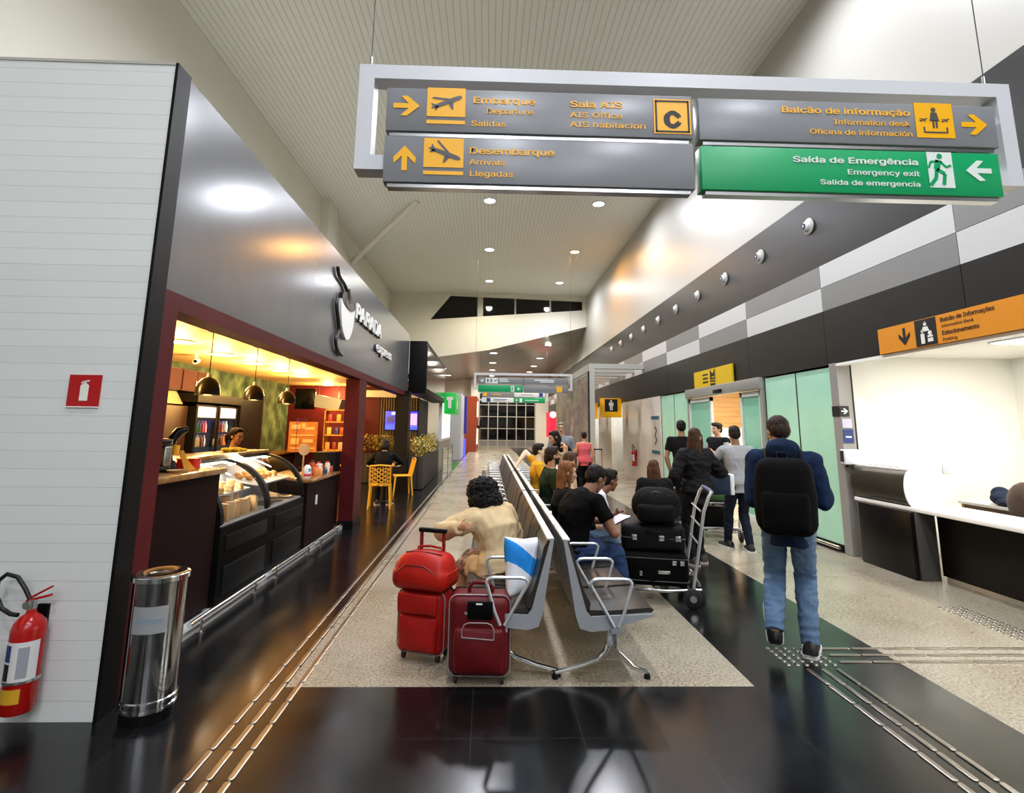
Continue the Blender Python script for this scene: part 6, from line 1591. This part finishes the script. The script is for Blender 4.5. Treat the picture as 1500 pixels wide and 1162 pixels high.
sit('girl with long reddish blond hair in black, seated in the right row', 5.52, .74, H=1.56, female=True, lean=3, head=(-8, 8, 0), skin='#c9a083', hair=('longback', '#5e371c', '#8a5a32'), top=('shirt', '#0f0f11', '#161618'), bottom=('slim', '#1a1b20', '#22232a'), lh=(-.12, .3, .66), rh=(.12, .3, .66))
sit('man in a white tee shirt leaning far forward in the right row', 6.05, .90, H=1.72, lean=44, slouch=14, head=(-20, 12, 0), lh=(-.12, .52, .66), rh=(.12, .52, .66), lf=(-.13, .56, .09), rf=(.13, .56, .09), skin='#7a5038', hair=('short', '#0f0b09', '#181210'), top=('tee', '#c9cbcc', '#d8dadb'), bottom=('jeans', '#6d86a6', '#8aa2c0'))
sit('woman with wavy brown hair in a beige top, seated in the right row', 6.68, .92, H=1.66, female=True, lean=8, head=(-35, 4, 0), twist=-15, skin='#c49a7a', hair=('longback', '#33221a', '#5a402c'), top=('tee', '#b99b7c', '#c4a888'), bottom=('slim', '#1c1d22', '#24252a'), lh=(-.12, .3, .66), rh=(.14, .3, .66))
sit('bearded man with glasses in a dark green shirt, seated in the right row', 7.21, .80, H=1.74, lean=4, head=(-18, -2, 0), skin='#b38566', hair=('short', '#24170f', '#332216'), top=('tee', '#1c2a1a', '#243422'), bottom=('jeans', '#20242c', '#2a2f38'), glasses=True, beard=True, lh=(-.12, .3, .66), rh=(.14, .3, .66), bulk=1.08)
sit('person with dark red hair in black between the green shirt and the yellow shirt', 7.74, .82, H=1.66, female=True, lean=6, head=(0, 5, 0), skin='#a87a5c', hair=('bob', '#2a120c', '#421d12'), top=('shirt', '#101012', '#17171a'), bottom=('slim', '#1a1b20', '#22232a'), lh=(-.12, .3, .66), rh=(.14, .3, .66))
sit('person in a yellow tee shirt with one pale arm resting on the backrest', 8.80, .80, H=1.72, lean=0, head=(0, 0, 0), skin='#dcc2a2', hair=('short', '#1a1310', '#2a1f18'), top=('tee', '#d39a22', '#dca832'), bottom=('jeans', '#2b3040', '#363c4e'), lh=(-.18, -.30, 1.03), lel=(-.4, -1, .6), rh=(.14, .3, .66), vox=.010)
sit('light-haired woman in a white top leaning forward, far in the right row', 9.44, .90, H=1.64, female=True, lean=38, slouch=10, head=(-10, 20, 0), skin='#c9a58a', hair=('bob', '#7d6a52', '#a5937a'), top=('tee', '#d0d1d0', '#dddedd'), bottom=('slim', '#2a2b30', '#34353a'), lh=(-.12, .45, .66), rh=(.14, .45, .66), vox=.010)
# --- people standing farther off
person('dark haired woman in a black tank top bending over beside the far seats', (1.42, 9.95, 0), (-.9, -.35, 0), 1.66, True, pelvis=(0, -.06, .84), lean=24, slouch=10, head=(5, 25, 0), lh=(-.16, .32, .80), rh=(.16, .34, .82), skin='#b98d6e', hair=('long', '#0e0b0a', '#181312'), top=('tank', '#0c0c0e', '#121214'), bottom=('slim', '#14151a', '#1a1b20'), vox=.010)
person('grey haired man with glasses in a grey shirt standing beyond the seats', (1.55, 11.6, 0), (-.1, -1, 0), 1.72, head=(5, 6, 0), skin='#c09a80', hair=('short', '#6a6560', '#8a857e'), top=('tee', '#7b7f86', '#888c93'), bottom=('jeans', '#2c3038', '#373c46'), glasses=True, vox=.010)
person('woman in a pink tank top and black trousers standing by the mural', (2.35, 13.4, 0), (.15, 1, 0), 1.52, True, head=(0, 0, 0), skin='#b58766', hair=('bun', '#1f140f', '#33221a'), top=('tank', '#c0525a', '#cc6068'), bottom=('slim', '#0f0f12', '#15151a'), vox=.010, bulk=1.12)

# --- woman in beige with the red luggage, left row
BW = (.13, 4.52, 0); BF = (-.62, .80, 0)
bw = person('woman with curly black hair in a beige jacket leaning on her red luggage', BW, BF, 1.55, True, pelvis=(0, 0, .49), lean=20, side=-4, slouch=15, head=(-2, 22, 0), lh=tuple(w2l(BW, BF, (-.20, 4.27, .845))), rh=(.12, .34, .70), lel=tuple(w2l((0, 0, 0), BF, (-1, .05, -.35))), rel=(.8, -.3, -.5),
            lf=(-.10, .44, .085), rf=(.12, .46, .085), kl=(-.1, 1, .6), kr=(.1, 1, .6), skin='#b98a6b', hair=('curly', '#070606', '#100d0c'), top=('coat', '#bda67e', '#cbb68f'), bottom=('skirt', '#1d0f12', '#b08a7a'), shoes=('#2a1c18', '#5a4a40'), vox=.0065, curl=1.1, bulk=1.16)
# --- cashier and cafe customer
person('cashier with glasses and tied dark hair in black behind the cafe counter', (-3.3, 7.25, 0), (.9, -.1, 0), 1.56, True, head=(10, 8, 0), lh=(-.16, .3, 1.0), rh=(.16, .3, 1.0), skin='#b5825c', hair=('pony', '#120c08', '#20150d'), top=('tee', '#151011', '#1c1516'), bottom=('slim', '#15151a', '#1a1a20'), glasses='light', vox=.009)
person('customer with dark hair in black seated on the yellow chair, seen from behind', (-2.08, 11.16, 0), (-.12, 1, 0), 1.66, True, pelvis=(0, 0, .56), lean=10, slouch=8, head=(0, 15, 0), lf=(-.12, .36, .085), rf=(.12, .36, .085), kl=(-.1, 1, .6), kr=(.1, 1, .6), lh=(-.16, .45, .80), rh=(.22, .45, .80), rel=(1, -.3, -.3), lel=(-1, -.3, -.3), skin='#b58a6c', hair=('bob', '#0e0a09', '#191311'), top=('shirt', '#0d0d0f', '#131316'), bottom=('slim', '#121216', '#18181d'), vox=.010, bulk=1.1)
